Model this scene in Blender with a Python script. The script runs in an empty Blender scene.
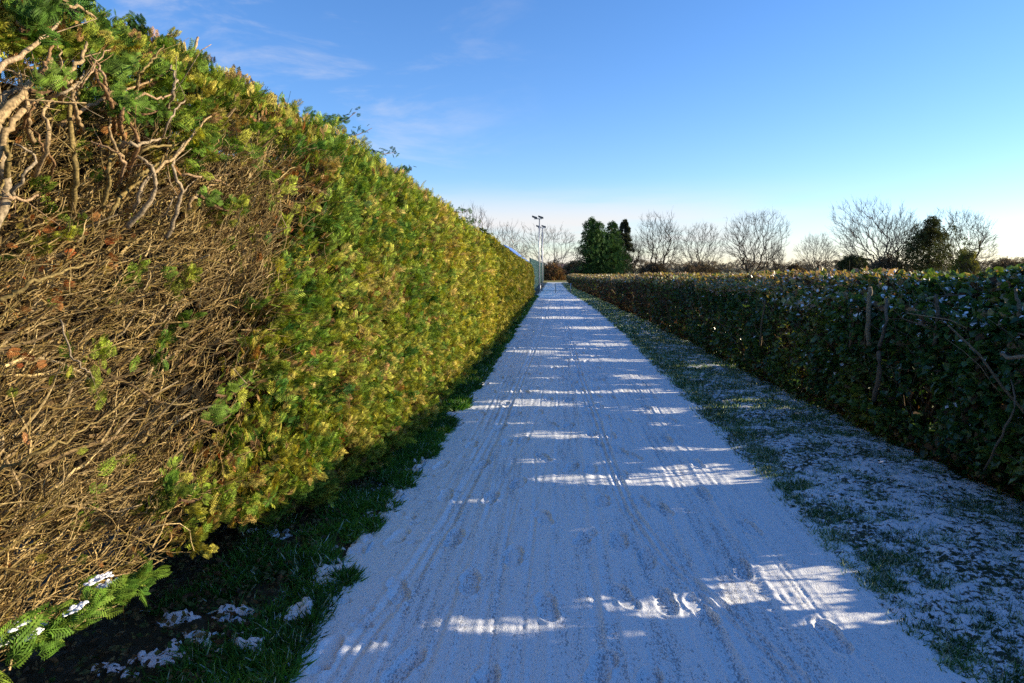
import bpy, math
import numpy as np
from mathutils import Vector
R = math.radians
rng = np.random.default_rng(7)
sc = bpy.context.scene

# ------------------------------------------------------------------ camera
CAM_H = 1.6
YAW, PITCH, FPX = R(3.6), R(6.15), 683.0
cam_d = bpy.data.cameras.new('camera'); cam = bpy.data.objects.new('camera', cam_d)
sc.collection.objects.link(cam); sc.camera = cam
cam_d.sensor_width = 36; cam_d.lens = 36*FPX/1024; cam_d.clip_start = 0.05; cam_d.clip_end = 6000
cam.location = (0, 0, CAM_H); cam.rotation_euler = (R(90)-PITCH, 0, YAW)

# ------------------------------------------------------------------ light
SUN_EL, SUN_AZ = R(14.3), R(79)          # azimuth clockwise from +Y (the way the path runs)
SUND = np.array([math.sin(SUN_AZ)*math.cos(SUN_EL), math.cos(SUN_AZ)*math.cos(SUN_EL), math.sin(SUN_EL)])
w = bpy.data.worlds.new('World'); sc.world = w; w.use_nodes = True
nt = w.node_tree; nt.nodes.clear()
def N(t, typ, **k):
    n = t.nodes.new(typ)
    for a, b in k.items():
        if a in n.inputs: n.inputs[a].default_value = b
        else: setattr(n, a, b)
    return n
sky = N(nt, 'ShaderNodeTexSky'); sky.sky_type = 'NISHITA'; sky.sun_disc = False
sky.sun_elevation = SUN_EL; sky.sun_rotation = SUN_AZ
sky.air_density = 1.0; sky.dust_density = 0.12; sky.ozone_density = 3.4; sky.altitude = 50
bg = N(nt, 'ShaderNodeBackground'); bg.inputs['Strength'].default_value = 0.13
wo = N(nt, 'ShaderNodeOutputWorld')
tc = N(nt, 'ShaderNodeTexCoord')
# thin high cloud: wisps and a low bank near the horizon, by direction
sep = N(nt, 'ShaderNodeSeparateXYZ'); nt.links.new(tc.outputs['Generated'], sep.inputs[0])
def mth(t, op, a, b=None, clamp=False):
    n = t.nodes.new('ShaderNodeMath'); n.operation = op; n.use_clamp = clamp
    for i, v in enumerate((a, b)):
        if v is None: continue
        if isinstance(v, (int, float)): n.inputs[i].default_value = v
        else: t.links.new(v, n.inputs[i])
    return n.outputs[0]
def mapr(t, v, a, b, c=0.0, d=1.0):
    n = t.nodes.new('ShaderNodeMapRange'); n.interpolation_type = 'SMOOTHSTEP'
    t.links.new(v, n.inputs[0])
    for i, q in enumerate((a, b, c, d)): n.inputs[i+1].default_value = q
    return n.outputs[0]
mp = N(nt, 'ShaderNodeMapping'); mp.inputs['Scale'].default_value = (1.6, 1.6, 14); mp.inputs['Rotation'].default_value = (0.05, 0.08, 0)
nt.links.new(tc.outputs['Generated'], mp.inputs[0])
n1 = N(nt, 'ShaderNodeTexNoise', Scale=1.5, Detail=5.0, Roughness=0.55); nt.links.new(mp.outputs[0], n1.inputs['Vector'])
mp2 = N(nt, 'ShaderNodeMapping'); mp2.inputs['Scale'].default_value = (2.2, 3, 8); mp2.inputs['Rotation'].default_value = (0.3, 0.35, 0.2)
nt.links.new(tc.outputs['Generated'], mp2.inputs[0])
n2 = N(nt, 'ShaderNodeTexNoise', Scale=2.0, Detail=7.0, Roughness=0.62, Distortion=0.4); nt.links.new(mp2.outputs[0], n2.inputs['Vector'])
bank = mth(nt, 'MULTIPLY', mapr(nt, n1.outputs[0], 0.36, 0.6), mapr(nt, sep.outputs[2], 0.13, 0.05))
bank = mth(nt, 'MULTIPLY', bank, mapr(nt, sep.outputs[0], 0.45, 0.05, 0.12, 0.9))
wisp = mth(nt, 'MULTIPLY', mapr(nt, n2.outputs[0], 0.52, 0.76), mapr(nt, sep.outputs[0], 0.05, -0.35, 0.0, 0.38))
clo = mth(nt, 'ADD', bank, wisp, True)
mix = N(nt, 'ShaderNodeMix'); mix.data_type = 'RGBA'
tn = N(nt, 'ShaderNodeVectorMath', operation='MULTIPLY'); hs = N(nt, 'ShaderNodeHueSaturation'); hs.inputs['Saturation'].default_value = 1.14; nt.links.new(sky.outputs[0], hs.inputs['Color']); nt.links.new(hs.outputs[0], tn.inputs[0]); tn.inputs[1].default_value = (.87, .85, 1.01)
nt.links.new(clo, mix.inputs[0]); nt.links.new(tn.outputs[0], mix.inputs[6]); mix.inputs[7].default_value = (3.7, 3.5, 3.45, 1)
nt.links.new(mix.outputs[2], bg.inputs['Color']); nt.links.new(bg.outputs[0], wo.inputs[0])
sl = bpy.data.lights.new('sun', 'SUN'); so = bpy.data.objects.new('sun', sl); sc.collection.objects.link(so)
sl.energy = 5.0; sl.angle = R(0.53); sl.color = (1.0, 0.83, 0.58)
so.rotation_euler = Vector(-SUND).to_track_quat('-Z', 'Y').to_euler()
sc.view_settings.view_transform = 'Standard'; sc.view_settings.look = 'None'
sc.view_settings.gamma = 1; sc.view_settings.use_curve_mapping = False
sc.view_settings.exposure = 1.0
sc.cycles.use_denoising = False; sc.cycles.max_bounces = 6; sc.cycles.transparent_max_bounces = 4

# ------------------------------------------------------------------ projection helpers (used to read real positions off)
def ray(px, py):
    v = np.array([(px-512)/FPX, -(py-341.5)/FPX, -1.0])
    cp, sp = math.cos(R(90)-PITCH), math.sin(R(90)-PITCH)
    v = np.array([v[0], v[1]*cp-v[2]*sp, v[1]*sp+v[2]*cp])
    cy, sy = math.cos(YAW), math.sin(YAW)
    return np.array([v[0]*cy-v[1]*sy, v[0]*sy+v[1]*cy, v[2]])
def on_ground(px, py, z=0.0):
    d = ray(px, py); return np.array([0, 0, CAM_H]) + d*((z-CAM_H)/d[2])
def on_x(px, py, X):
    d = ray(px, py); return np.array([0, 0, CAM_H]) + d*(X/d[0])
def on_y(px, py, Y):
    d = ray(px, py); return np.array([0, 0, CAM_H]) + d*(Y/d[1])

# ------------------------------------------------------------------ noise
def _h(ix, iy, iz, seed):
    n = (ix*374761393 + iy*668265263 + iz*2147483647 + seed*974634777).astype(np.int64) & 0xffffffff
    n = ((n ^ (n >> 13))*1274126177) & 0xffffffff
    n = ((n ^ (n >> 16))*2246822519) & 0xffffffff
    return ((n ^ (n >> 15)) & 0xffffff)/float(0xffffff)
def noise(x, y, z=0.0, seed=0):
    x, y, z = np.broadcast_arrays(np.asarray(x, float), np.asarray(y, float), np.asarray(z, float))
    xi, yi, zi = np.floor(x).astype(np.int64), np.floor(y).astype(np.int64), np.floor(z).astype(np.int64)
    f = [a-b for a, b in ((x, xi), (y, yi), (z, zi))]; f = [t*t*(3-2*t) for t in f]
    r = 0
    for a in (0, 1):
        for b in (0, 1):
            for c in (0, 1):
                wgt = (f[0] if a else 1-f[0])*(f[1] if b else 1-f[1])*(f[2] if c else 1-f[2])
                r = r + wgt*_h(xi+a, yi+b, zi+c, seed)
    return r
def fbm(x, y, z=0.0, seed=0, o=3):
    r, a, t = 0, 1.0, 0
    for i in range(o):
        r = r + a*noise(np.asarray(x)*2**i, np.asarray(y)*2**i, np.asarray(z)*2**i, seed+i); t += a; a *= .5
    return r/t
def sstep(a, b, x):
    t = np.clip((x-a)/(b-a), 0, 1); return t*t*(3-2*t)

# ------------------------------------------------------------------ mesh helpers
class MB:
    def __init__(s): s.v, s.f, s.c, s.n = [], [], [], 0
    def add(s, v, f, c=None):
        v = np.asarray(v, float).reshape(-1, 3); f = np.asarray(f, np.int64)
        if c is None: c = (.5, .5, .5)
        c = np.broadcast_to(np.asarray(c, float), (len(v), 3))
        s.v.append(v); s.c.append(c); s.f.append(f+s.n); s.n += len(v); return s
    def build(s, name, mat, parent=None, smooth=False):
        V = np.concatenate(s.v); Cc = np.concatenate(s.c)
        me = bpy.data.meshes.new(name)
        me.vertices.add(len(V)); me.vertices.foreach_set('co', V.astype(np.float32).ravel())
        loops = np.concatenate([f.ravel() for f in s.f])
        tot = np.concatenate([np.full(len(f), f.shape[1]) for f in s.f])
        st = np.concatenate([[0], np.cumsum(tot)[:-1]])
        me.loops.add(len(loops)); me.loops.foreach_set('vertex_index', loops.astype(np.int32))
        me.polygons.add(len(tot)); me.polygons.foreach_set('loop_start', st.astype(np.int32))
        me.polygons.foreach_set('loop_total', tot.astype(np.int32))
        me.polygons.foreach_set('use_smooth', np.full(len(tot), smooth))
        a = me.color_attributes.new('col', 'FLOAT_COLOR', 'POINT')
        a.data.foreach_set('color', np.concatenate([Cc, np.ones((len(Cc), 1))], 1).astype(np.float32).ravel())
        me.update(calc_edges=True)
        me.materials.append(mat)
        o = bpy.data.objects.new(name, me); sc.collection.objects.link(o)
        if parent: o.parent = parent
        return o
def grid_faces(nr, nc):
    i = np.arange(nr-1)[:, None]*nc + np.arange(nc-1)[None]
    return np.stack([i, i+1, i+nc+1, i+nc], -1).reshape(-1, 4)
def tubes(P, Rad, S=4, cap=True):
    """P (n,k,3), Rad (n,k) -> verts, quads"""
    P = np.asarray(P, float); n, k, _ = P.shape
    T = np.gradient(P, axis=1); T /= np.linalg.norm(T, axis=2, keepdims=True)+1e-9
    ref = np.where(np.abs(T[:, :1, 2:3]) > .8, np.array([1., 0, 0]), np.array([0, 0, 1.]))
    A = np.cross(T, np.broadcast_to(ref, T.shape)); A /= np.linalg.norm(A, axis=2, keepdims=True)+1e-9
    B = np.cross(T, A)
    th = np.arange(S)*2*math.pi/S
    ring = A[:, :, None]*np.cos(th)[:, None] + B[:, :, None]*np.sin(th)[:, None]
    V = P[:, :, None] + ring*np.asarray(Rad)[:, :, None, None]
    j = np.arange(S); jn = (j+1) % S
    a = (np.arange(k-1)*S)[:, None]
    F = np.stack([a+j, a+jn, a+S+jn, a+S+j], -1).reshape(-1, 4)
    F = (F[None]+(np.arange(n)*k*S)[:, None, None]).reshape(-1, 4)
    return V.reshape(-1, 3), F, k*S
def add_tubes(mb, P, Rad, S, col):
    V, F, m = tubes(P, Rad, S)
    col = np.asarray(col, float)
    if col.ndim == 2: col = np.repeat(col, m, 0)
    mb.add(V, F, col)
    if S >= 3:
        n = len(P); k = m//S
        e = (np.arange(n)*m+(k-1)*S)[:, None]+np.arange(S)
        # end caps share the last/first ring
        base = mb.n-len(V)
        mb.f.append(e+base); mb.f.append((np.arange(n)*m)[:, None]+np.arange(S)[::-1]+base)
def frames(D, roll):
    """D (n,3) unit directions -> rotation matrices whose rows are x(side), y(along D), z(normal)"""
    D = D/np.linalg.norm(D, axis=1, keepdims=True)
    ref = np.where(np.abs(D[:, 2:3]) > .93, np.array([1., 0, 0]), np.array([0, 0, 1.]))
    S = np.cross(D, ref); S /= np.linalg.norm(S, axis=1, keepdims=True)
    U = np.cross(S, D)
    c, s = np.cos(roll)[:, None], np.sin(roll)[:, None]
    return np.stack([S*c+U*s, D, -S*s+U*c], 1)
def inst(mb, tv, tf, pos, D, roll, scale, col, cj=0.0, tcol=None):
    n, m = len(pos), len(tv)
    M = frames(D, roll)
    sc_ = np.asarray(scale, float)
    sc_ = sc_[:, None, None] if sc_.ndim == 1 else sc_[:, None, :]
    V = np.einsum('nmi,nij->nmj', tv[None]*sc_, M) + pos[:, None]
    F = (tf[None]+(np.arange(n)*m)[:, None, None]).reshape(-1, tf.shape[1])
    C = np.repeat(np.asarray(col), m, 0) if np.ndim(col) == 2 else np.broadcast_to(col, (n*m, 3))
    if cj: C = C*(1+cj*(rng.random((n*m, 1))-.5))
    if tcol is not None: C = C*np.tile(tcol, n)[:, None]
    mb.add(V.reshape(-1, 3), F, C)
def rdir(n): 
    v = rng.normal(size=(n, 3)); return v/np.linalg.norm(v, axis=1, keepdims=True)
def palette(t, cols):
    """t in 0..1 picks smoothly in a list of colours"""
    cols = np.array(cols); x = np.clip(t, 0, .9999)*(len(cols)-1); i = x.astype(int); f = (x-i)[:, None]
    return cols[i]*(1-f)+cols[i+1]*f

# ------------------------------------------------------------------ materials
def mat(name): 
    m = bpy.data.materials.new(name); m.use_nodes = True; t = m.node_tree; t.nodes.clear()
    return m, t
def leaf_mat(name, transl=0.3, rough=0.5, spec=0.3, tint=(1.0, 1.05, .6), scale=60, var=.35):
    m, t = mat(name)
    a = N(t, 'ShaderNodeVertexColor'); a.layer_name = 'col'
    g = N(t, 'ShaderNodeNewGeometry')
    nz = N(t, 'ShaderNodeTexNoise', Scale=float(scale), Detail=2.0); t.links.new(g.outputs['Position'], nz.inputs['Vector'])
    mr = mapr(t, nz.outputs[0], .3, .7, 1-var, 1+var)
    mul = N(t, 'ShaderNodeVectorMath', operation='SCALE'); t.links.new(a.outputs[0], mul.inputs[0]); t.links.new(mr, mul.inputs['Scale'])
    p = N(t, 'ShaderNodeBsdfPrincipled'); p.inputs['Roughness'].default_value = rough; p.inputs['Specular IOR Level'].default_value = spec
    t.links.new(mul.outputs[0], p.inputs['Base Color'])
    o = N(t, 'ShaderNodeOutputMaterial')
    if transl:
        tl = N(t, 'ShaderNodeBsdfTranslucent')
        tm = N(t, 'ShaderNodeVectorMath', operation='MULTIPLY'); t.links.new(mul.outputs[0], tm.inputs[0]); tm.inputs[1].default_value = tuple(x*1.5 for x in tint)
        t.links.new(tm.outputs[0], tl.inputs[0])
        mx = N(t, 'ShaderNodeMixShader'); mx.inputs[0].default_value = transl
        t.links.new(p.outputs[0], mx.inputs[1]); t.links.new(tl.outputs[0], mx.inputs[2]); t.links.new(mx.outputs[0], o.inputs[0])
    else: t.links.new(p.outputs[0], o.inputs[0])
    return m
def bump(t, p, h, strength=.4, dist=.01):
    b = N(t, 'ShaderNodeBump', Strength=strength, Distance=dist); t.links.new(h, b.inputs['Height']); t.links.new(b.outputs[0], p.inputs['Normal'])
M_conifer = leaf_mat('conifer_foliage', .18, .6, .12, (1.1, 1.05, .4), 45, .5)
M_ivy = leaf_mat('ivy_leaf', .22, .32, .5, (1.3, 1.2, .35), 40, .3)
M_grass = leaf_mat('grass_blade', .3, .5, .3, (1.1, 1.1, .4), 20, .3)
M_bark = leaf_mat('twig_bark', 0, .8, .15, scale=120, var=.45)
M_far = leaf_mat('far_foliage', .15, .8, .1, scale=2, var=.4)
M_farbark = leaf_mat('far_bark', 0, .9, .1, scale=3, var=.3)
M_litter = leaf_mat('dead_leaf', .2, .7, .2, (1.2, 1, .5), 60, .4)

def snow_nodes(t, scale=220, rough=.75):
    p = N(t, 'ShaderNodeBsdfPrincipled'); p.inputs['Roughness'].default_value = rough
    p.inputs['Specular IOR Level'].default_value = .25
    return p
def mk_snow():
    m, t = mat('fresh_snow'); p = snow_nodes(t); o = N(t, 'ShaderNodeOutputMaterial'); g = N(t, 'ShaderNodeNewGeometry')
    nz = N(t, 'ShaderNodeTexNoise', Scale=300.0, Detail=3.0); t.links.new(g.outputs['Position'], nz.inputs['Vector'])
    p.inputs['Base Color'].default_value = (.82, .83, .85, 1); bump(t, p, nz.outputs[0], .4, .004); t.links.new(p.outputs[0], o.inputs[0]); return m
M_snow = mk_snow()
def mk_path():
    m, t = mat('trodden_snow_on_tarmac'); o = N(t, 'ShaderNodeOutputMaterial'); g = N(t, 'ShaderNodeNewGeometry')
    a = N(t, 'ShaderNodeVertexColor'); a.layer_name = 'col'; s = N(t, 'ShaderNodeSeparateColor'); t.links.new(a.outputs[0], s.inputs[0])
    mpn = N(t, 'ShaderNodeMapping'); mpn.inputs['Scale'].default_value = (1, .45, 1); t.links.new(g.outputs['Position'], mpn.inputs[0])
    n_f = N(t, 'ShaderNodeTexNoise', Scale=120.0, Detail=4.0, Roughness=.7); t.links.new(mpn.outputs[0], n_f.inputs['Vector'])
    mpb = N(t, 'ShaderNodeMapping'); mpb.inputs['Scale'].default_value = (9, .9, 1); t.links.new(g.outputs['Position'], mpb.inputs[0])
    n_s = N(t, 'ShaderNodeTexNoise', Scale=2.2, Detail=4.0, Roughness=.6); t.links.new(mpb.outputs[0], n_s.inputs['Vector'])
    n_l = N(t, 'ShaderNodeTexNoise', Scale=1.3, Detail=3.0); t.links.new(g.outputs['Position'], n_l.inputs['Vector'])
    # bare grit shows where wear (red channel) is high and the fine noise dips
    thr = mth(t, 'ADD', mth(t, 'MULTIPLY', s.outputs[0], .115), mth(t, 'MULTIPLY', mapr(t, n_s.outputs[0], .35, .75), .13))
    thr = mth(t, 'ADD', thr, mth(t, 'MULTIPLY', n_l.outputs[0], .09))
    bare = mapr(t, mth(t, 'ADD', n_f.outputs[0], thr), .68, .80, 0, .8)
    mx = N(t, 'ShaderNodeMix'); mx.data_type = 'RGBA'
    t.links.new(bare, mx.inputs[0]); mx.inputs[6].default_value = (.83, .86, .88, 1); mx.inputs[7].default_value = (.26, .28, .31, 1)
    p = snow_nodes(t); t.links.new(mx.outputs[2], p.inputs['Base Color'])
    n_b = N(t, 'ShaderNodeTexNoise', Scale=130.0, Detail=3.0); t.links.new(g.outputs['Position'], n_b.inputs['Vector'])
    h = mth(t, 'SUBTRACT', n_b.outputs[0], mth(t, 'MULTIPLY', bare, .8)); bump(t, p, h, .5, .007)
    t.links.new(p.outputs[0], o.inputs[0]); return m
M_path = mk_path()
def mk_verge(name, snow_amt, soil=(.035, .045, .02)):
    m, t = mat(name); o = N(t, 'ShaderNodeOutputMaterial'); g = N(t, 'ShaderNodeNewGeometry')
    a = N(t, 'ShaderNodeVertexColor'); a.layer_name = 'col'; s = N(t, 'ShaderNodeSeparateColor'); t.links.new(a.outputs[0], s.inputs[0])
    n_f = N(t, 'ShaderNodeTexNoise', Scale=26.0, Detail=5.0, Roughness=.65); t.links.new(g.outputs['Position'], n_f.inputs['Vector'])
    n_l = N(t, 'ShaderNodeTexNoise', Scale=3.0, Detail=3.0); t.links.new(g.outputs['Position'], n_l.inputs['Vector'])
    v = mth(t, 'ADD', mth(t, 'ADD', n_f.outputs[0], mth(t, 'MULTIPLY', n_l.outputs[0], .25)), mth(t, 'MULTIPLY', s.outputs[0], .6))
    k = mapr(t, v, 1.0-snow_amt, 1.07-snow_amt)
    mx = N(t, 'ShaderNodeMix'); mx.data_type = 'RGBA'; t.links.new(k, mx.inputs[0])
    mx.inputs[7].default_value = (.80, .81, .84, 1)
    n_c = N(t, 'ShaderNodeTexNoise', Scale=60.0, Detail=2.0); t.links.new(g.outputs['Position'], n_c.inputs['Vector'])
    cr = N(t, 'ShaderNodeMix'); cr.data_type = 'RGBA'; t.links.new(n_c.outputs[0], cr.inputs[0]); cr.inputs[6].default_value = (*soil, 1); cr.inputs[7].default_value = (.06, .045, .025, 1)
    t.links.new(cr.outputs[2], mx.inputs[6])
    p = snow_nodes(t); t.links.new(mx.outputs[2], p.inputs['Base Color'])
    bump(t, p, mth(t, 'ADD', mth(t, 'MULTIPLY', k, .7), n_f.outputs[0]), .6, .012)
    t.links.new(p.outputs[0], o.inputs[0]); return m
M_verge_r = mk_verge('snowy_turf', .46, (.02, .06, .025))
M_verge_l = mk_verge('leaf_litter_soil', .12, (.03, .035, .016))
def mk_ground():
    m, t = mat('frosted_field'); o = N(t, 'ShaderNodeOutputMaterial'); g = N(t, 'ShaderNodeNewGeometry')
    nz = N(t, 'ShaderNodeTexNoise', Scale=.25, Detail=8.0, Roughness=.7); t.links.new(g.outputs['Position'], nz.inputs['Vector'])
    mx = N(t, 'ShaderNodeMix'); mx.data_type = 'RGBA'; t.links.new(mapr(t, nz.outputs[0], .60, .8), mx.inputs[0])
    mx.inputs[6].default_value = (.26, .23, .07, 1); mx.inputs[7].default_value = (.55, .55, .5, 1)
    p = snow_nodes(t); t.links.new(mx.outputs[2], p.inputs['Base Color']); t.links.new(p.outputs[0], o.inputs[0]); return m
M_ground = mk_ground()
def plain(name, col, rough=.5, metal=0.0, noise_scale=8.0, var=.25, em=None):
    m, t = mat(name); o = N(t, 'ShaderNodeOutputMaterial'); g = N(t, 'ShaderNodeNewGeometry')
    nz = N(t, 'ShaderNodeTexNoise', Scale=noise_scale, Detail=4.0); t.links.new(g.outputs['Position'], nz.inputs['Vector'])
    sc_ = N(t, 'ShaderNodeVectorMath', operation='SCALE'); sc_.inputs[0].default_value = col
    t.links.new(mapr(t, nz.outputs[0], .3, .7, 1-var, 1+var), sc_.inputs['Scale'])
    p = N(t, 'ShaderNodeBsdfPrincipled'); p.inputs['Roughness'].default_value = rough; p.inputs['Metallic'].default_value = metal
    t.links.new(sc_.outputs[0], p.inputs['Base Color']); t.links.new(p.outputs[0], o.inputs[0]); return m

# ------------------------------------------------------------------ object helpers
def tag(o, label, cat, group=None, kind=None):
    if label: o['label'] = label
    if cat: o['category'] = cat
    if group: o['group'] = group
    if kind: o['kind'] = kind
    return o
def empty(name, loc, label, cat, group=None):
    o = bpy.data.objects.new(name, None); sc.collection.objects.link(o); o.location = loc
    o.empty_display_size = .2
    return tag(o, label, cat, group)
def part(mb, name, mt, root, smooth=False, kind=None, label=None):
    """build in world coordinates, then hang under its thing"""
    o = mb.build(name, mt, None, smooth); o.parent = root
    o.location = tuple(-c for c in root_loc(root))
    if kind: o['kind'] = kind
    if label: o['label'] = label
    return o
def root_loc(r):
    l = np.array(r.location[:])
    while r.parent: r = r.parent; l = l+np.array(r.location[:])
    return l
def box(mb, x0, x1, y0, y1, z0, z1, col=(.5, .5, .5)):
    v = [(x, y, z) for x in (x0, x1) for y in (y0, y1) for z in (z0, z1)]
    mb.add(v, [(0, 1, 3, 2), (4, 6, 7, 5), (0, 4, 5, 1), (2, 3, 7, 6), (0, 2, 6, 4), (1, 5, 7, 3)], col)

# ------------------------------------------------------------------ layout curves
def curve(pts):
    y, v = np.array(pts).T
    return lambda Y: np.interp(Y, y, v)
PL = curve([(-6, -1.08), (34, -1.08), (48, -.84), (75, -.8)])
PR = curve([(-6, 1.52), (3, 1.58), (15, 1.7), (26, 1.62), (36, 1.3), (46, .95), (75, .72)])
RA = curve([(-6, 3.1), (4.5, 2.98), (8, 2.84), (13, 2.74), (22, 2.56), (34, 2.2), (52, 1.5), (74, 1.3)])        # right hedge face
RH = curve([(-6, 1.62), (4.5, 1.60), (6, 1.55), (8, 1.53), (13.4, 1.46), (22, 1.36), (34, 1.2), (52, 1.0), (74, .92)])
LA = curve([(-6, 1.75), (2.0, 1.70), (3.2, 1.50), (5, 1.30), (8.6, 1.20), (20, 1.22), (38, 1.20)])   # left hedge face
LH = curve([(-6, 2.55), (3, 2.56), (4.9, 2.48), (6.4, 2.42), (8, 2.32), (9.5, 2.2), (13, 2.16), (17, 2.03), (25, 1.88), (34, 1.8), (37, 1.6)])
LEND, REND = 36.5, 73.0  # right hedge carried on unseen past its end, added to shade the far lane

# ================================================================== ground
mb = MB(); 
xs = np.concatenate([-np.geomspace(1500, 4, 14), np.geomspace(4, 1500, 14)]); ys = np.concatenate([[-200, -20, 0, 20, 40, 60, 73], np.geomspace(80, 3500, 16)])
X, Y = np.meshgrid(xs, ys); mb.add(np.stack([X, Y, -.06+0*X], -1).reshape(-1, 3), grid_faces(len(ys), len(xs)))
g = mb.build('ground', M_ground); tag(g, 'frosted open field beyond the end of the snowy lane', None, None, 'structure')

def tracks_height(X, Y):
    """tyre and bicycle tracks, footprints: returns height and wear"""
    h = np.zeros_like(X); wear = np.zeros_like(X)
    r = np.random.default_rng(3)
    # car tyre bands with tread ribs
    for xc, wd, amp, ph, st in ((-.62, .20, .03, 0, 1.0), (-.30, .17, .05, 2, .6), (.12, .2, .04, 4, .9), (.42, .16, .05, 1, .5), (.98, .2, .04, 5, .9), (1.22, .16, .03, 3, .7), (.72, .12, .04, 2.4, .35)):
        c = xc+amp*np.sin(Y*.35+ph)+amp*.6*np.sin(Y*.13+ph*2)
        u = (X-c)/wd
        inb = sstep(.62, .5, np.abs(u))
        patch = .35+.65*sstep(.35, .62, fbm(X*1.5, Y*.35, 0, 11+int(ph*2)))
        rib = np.sin(u*2*math.pi*3.5)
        lug = np.sin((Y*2*math.pi)/.035+np.sign(u)*u*6)
        h -= inb*st*patch*(.004+.0014*rib+.0018*lug*sstep(14, 6, Y))
        wear += inb*st*patch*(.55+.25*rib)
        lip = np.exp(-((np.abs(u)-.62)/.08)**2); h += lip*.003*st
    # thin lines: bicycles, pushchairs, scooters
    for i in range(54):
        xc = r.uniform(-.9, 1.4); a1 = r.uniform(.02, .22); f1 = r.uniform(.15, .6); p1 = r.uniform(0, 6.28); wd = r.choice([.007, .010, .014, .02])
        c = xc+a1*np.sin(Y*f1+p1)+.03*np.sin(Y*f1*3.1+p1)
        d = np.abs(X-c)/wd; st = r.uniform(.4, 1)*(.4+.6*sstep(.3, .6, noise(Y*.4, i*7.3, 0, 5)))
        k = np.exp(-d**2); st = st*sstep(.35, .6, fbm(X*.8, Y*.3, i, 19)); h -= k*.0050*st; h += np.exp(-((d-2)/.6)**2)*.002*st; wear += k*.2*st
    # the curving double track in front
    for o in (0, .045):
        yy = np.array([0, 2.6, 3.0, 3.6, 4.4, 5.5, 7, 10, 20, 60]); xx = np.array([1.0, .93, .80, .60, .48, .44, .42, .36, .3, .25])
        c = np.interp(Y, yy, xx)+o; d = np.abs(X-c)/.014
        h -= np.exp(-d**2)*.013; h += np.exp(-((d-2.2)/.7)**2)*.006; wear += .1*np.exp(-d**2)
        yy = np.array([0, 2.6, 3.2, 4.2, 6, 9, 14, 60]); xx = np.array([-.96, -.86, -.77, -.68, -.6, -.52, -.42, -.1])
        c = np.interp(Y, yy, xx)+o; d = np.abs(X-c)/.018
        h -= np.exp(-d**2)*.012; h += np.exp(-((d-2.2)/.8)**2)*.005; wear += .15*np.exp(-d**2)
    # footprints
    def foot(fx, fy, an, L=.27, Wd=.10, dp=.014):
        sel = np.abs(Y[:, 0]-fy) < .25
        if not sel.any(): return
        xs_, ys_ = X[sel]-fx, Y[sel]-fy
        c, s = math.cos(an), math.sin(an); u = (xs_*c+ys_*s)/(Wd/2); v = (-xs_*s+ys_*c)/(L/2)
        wst = 1-.22*np.exp(-((v+.15)/.25)**2)
        q = np.sqrt((u/wst)**2+np.abs(v)**2.6)
        m_ = sstep(1.08, .9, q); lug = np.sin(v*22)*.25
        h[sel] -= m_*dp*(1+lug); h[sel] += np.exp(-((q-1.2)/.13)**2)*dp*.4; wear[sel] += m_*.35*(1+lug)
    for lane_x, n, dir_ in ((.28, 30, 0), (-.86, 26, math.pi), (.62, 18, .1), (-.15, 14, .05), (1.12, 10, 0.0), (.45, 16, math.pi), (-.5, 12, 0)):
        y = r.uniform(2.2, 2.7)
        for i in range(n):
            foot(lane_x+(.09 if i % 2 else -.09)+r.normal()*.03, y, dir_+r.normal()*.12+(.12 if i % 2 else -.12), dp=r.uniform(.011, .018))
            y += r.uniform(.55, .8)
    for i in range(34):                                     # small prints (dogs, birds) at the left edge
        fx, fy = r.uniform(-1.0, -.6), r.uniform(2.4, 8)
        foot(fx, fy, r.uniform(-1, 1), .07, .06, .008)
    return h, np.clip(wear, 0, 1)

# path
ys = [1.2]
while ys[-1] < 9: ys.append(ys[-1]+.009+.0012*max(0, ys[-1]-3))
while ys[-1] < 75: ys.append(ys[-1]*1.006)
ys = np.concatenate([[-6, -3, -1, 0, .6], ys]); nc = 330
u = np.linspace(0, 1, nc)
Y = np.repeat(ys[:, None], nc, 1); wl = .16*(fbm(Y*1.5, 0, 0, 30)-.5)+.09*(noise(Y*7, 0, 0, 31)-.5); wr = .16*(fbm(Y*1.5, 5, 0, 32)-.5)+.09*(noise(Y*7, 5, 0, 33)-.5); Lx, Rx = PL(Y)-.10+wl, PR(Y)+.12+wr
X = Lx+(Rx-Lx)*u
h, wear = tracks_height(X, Y)
h = h*sstep(60, 25, Y)
base = .012+.012*(fbm(X*.8, Y*.5, 0, 2)-.5)+.004*(fbm(X*9, Y*9, 0, 3)-.5)+.0035*(noise(X*38, Y*38, 0, 4)-.5)
edge = sstep(0, .10, np.minimum(X-Lx, Rx-X))
Z = (base+h)*edge-.03*(1-edge)
wear = np.clip(wear+.25*sstep(.45, .7, fbm(X*1.2, Y*.4, 0, 8))-.3*sstep(.35, 0, X-Lx), 0, 1)
mb = MB(); mb.add(np.stack([X, Y, Z], -1).reshape(-1, 3), grid_faces(len(ys), nc), np.stack([wear, wear, wear], -1).reshape(-1, 3))
p = mb.build('path', M_path, smooth=True); tag(p, 'snow covered lane with tyre tracks between two hedges', None, None, 'structure')

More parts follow.
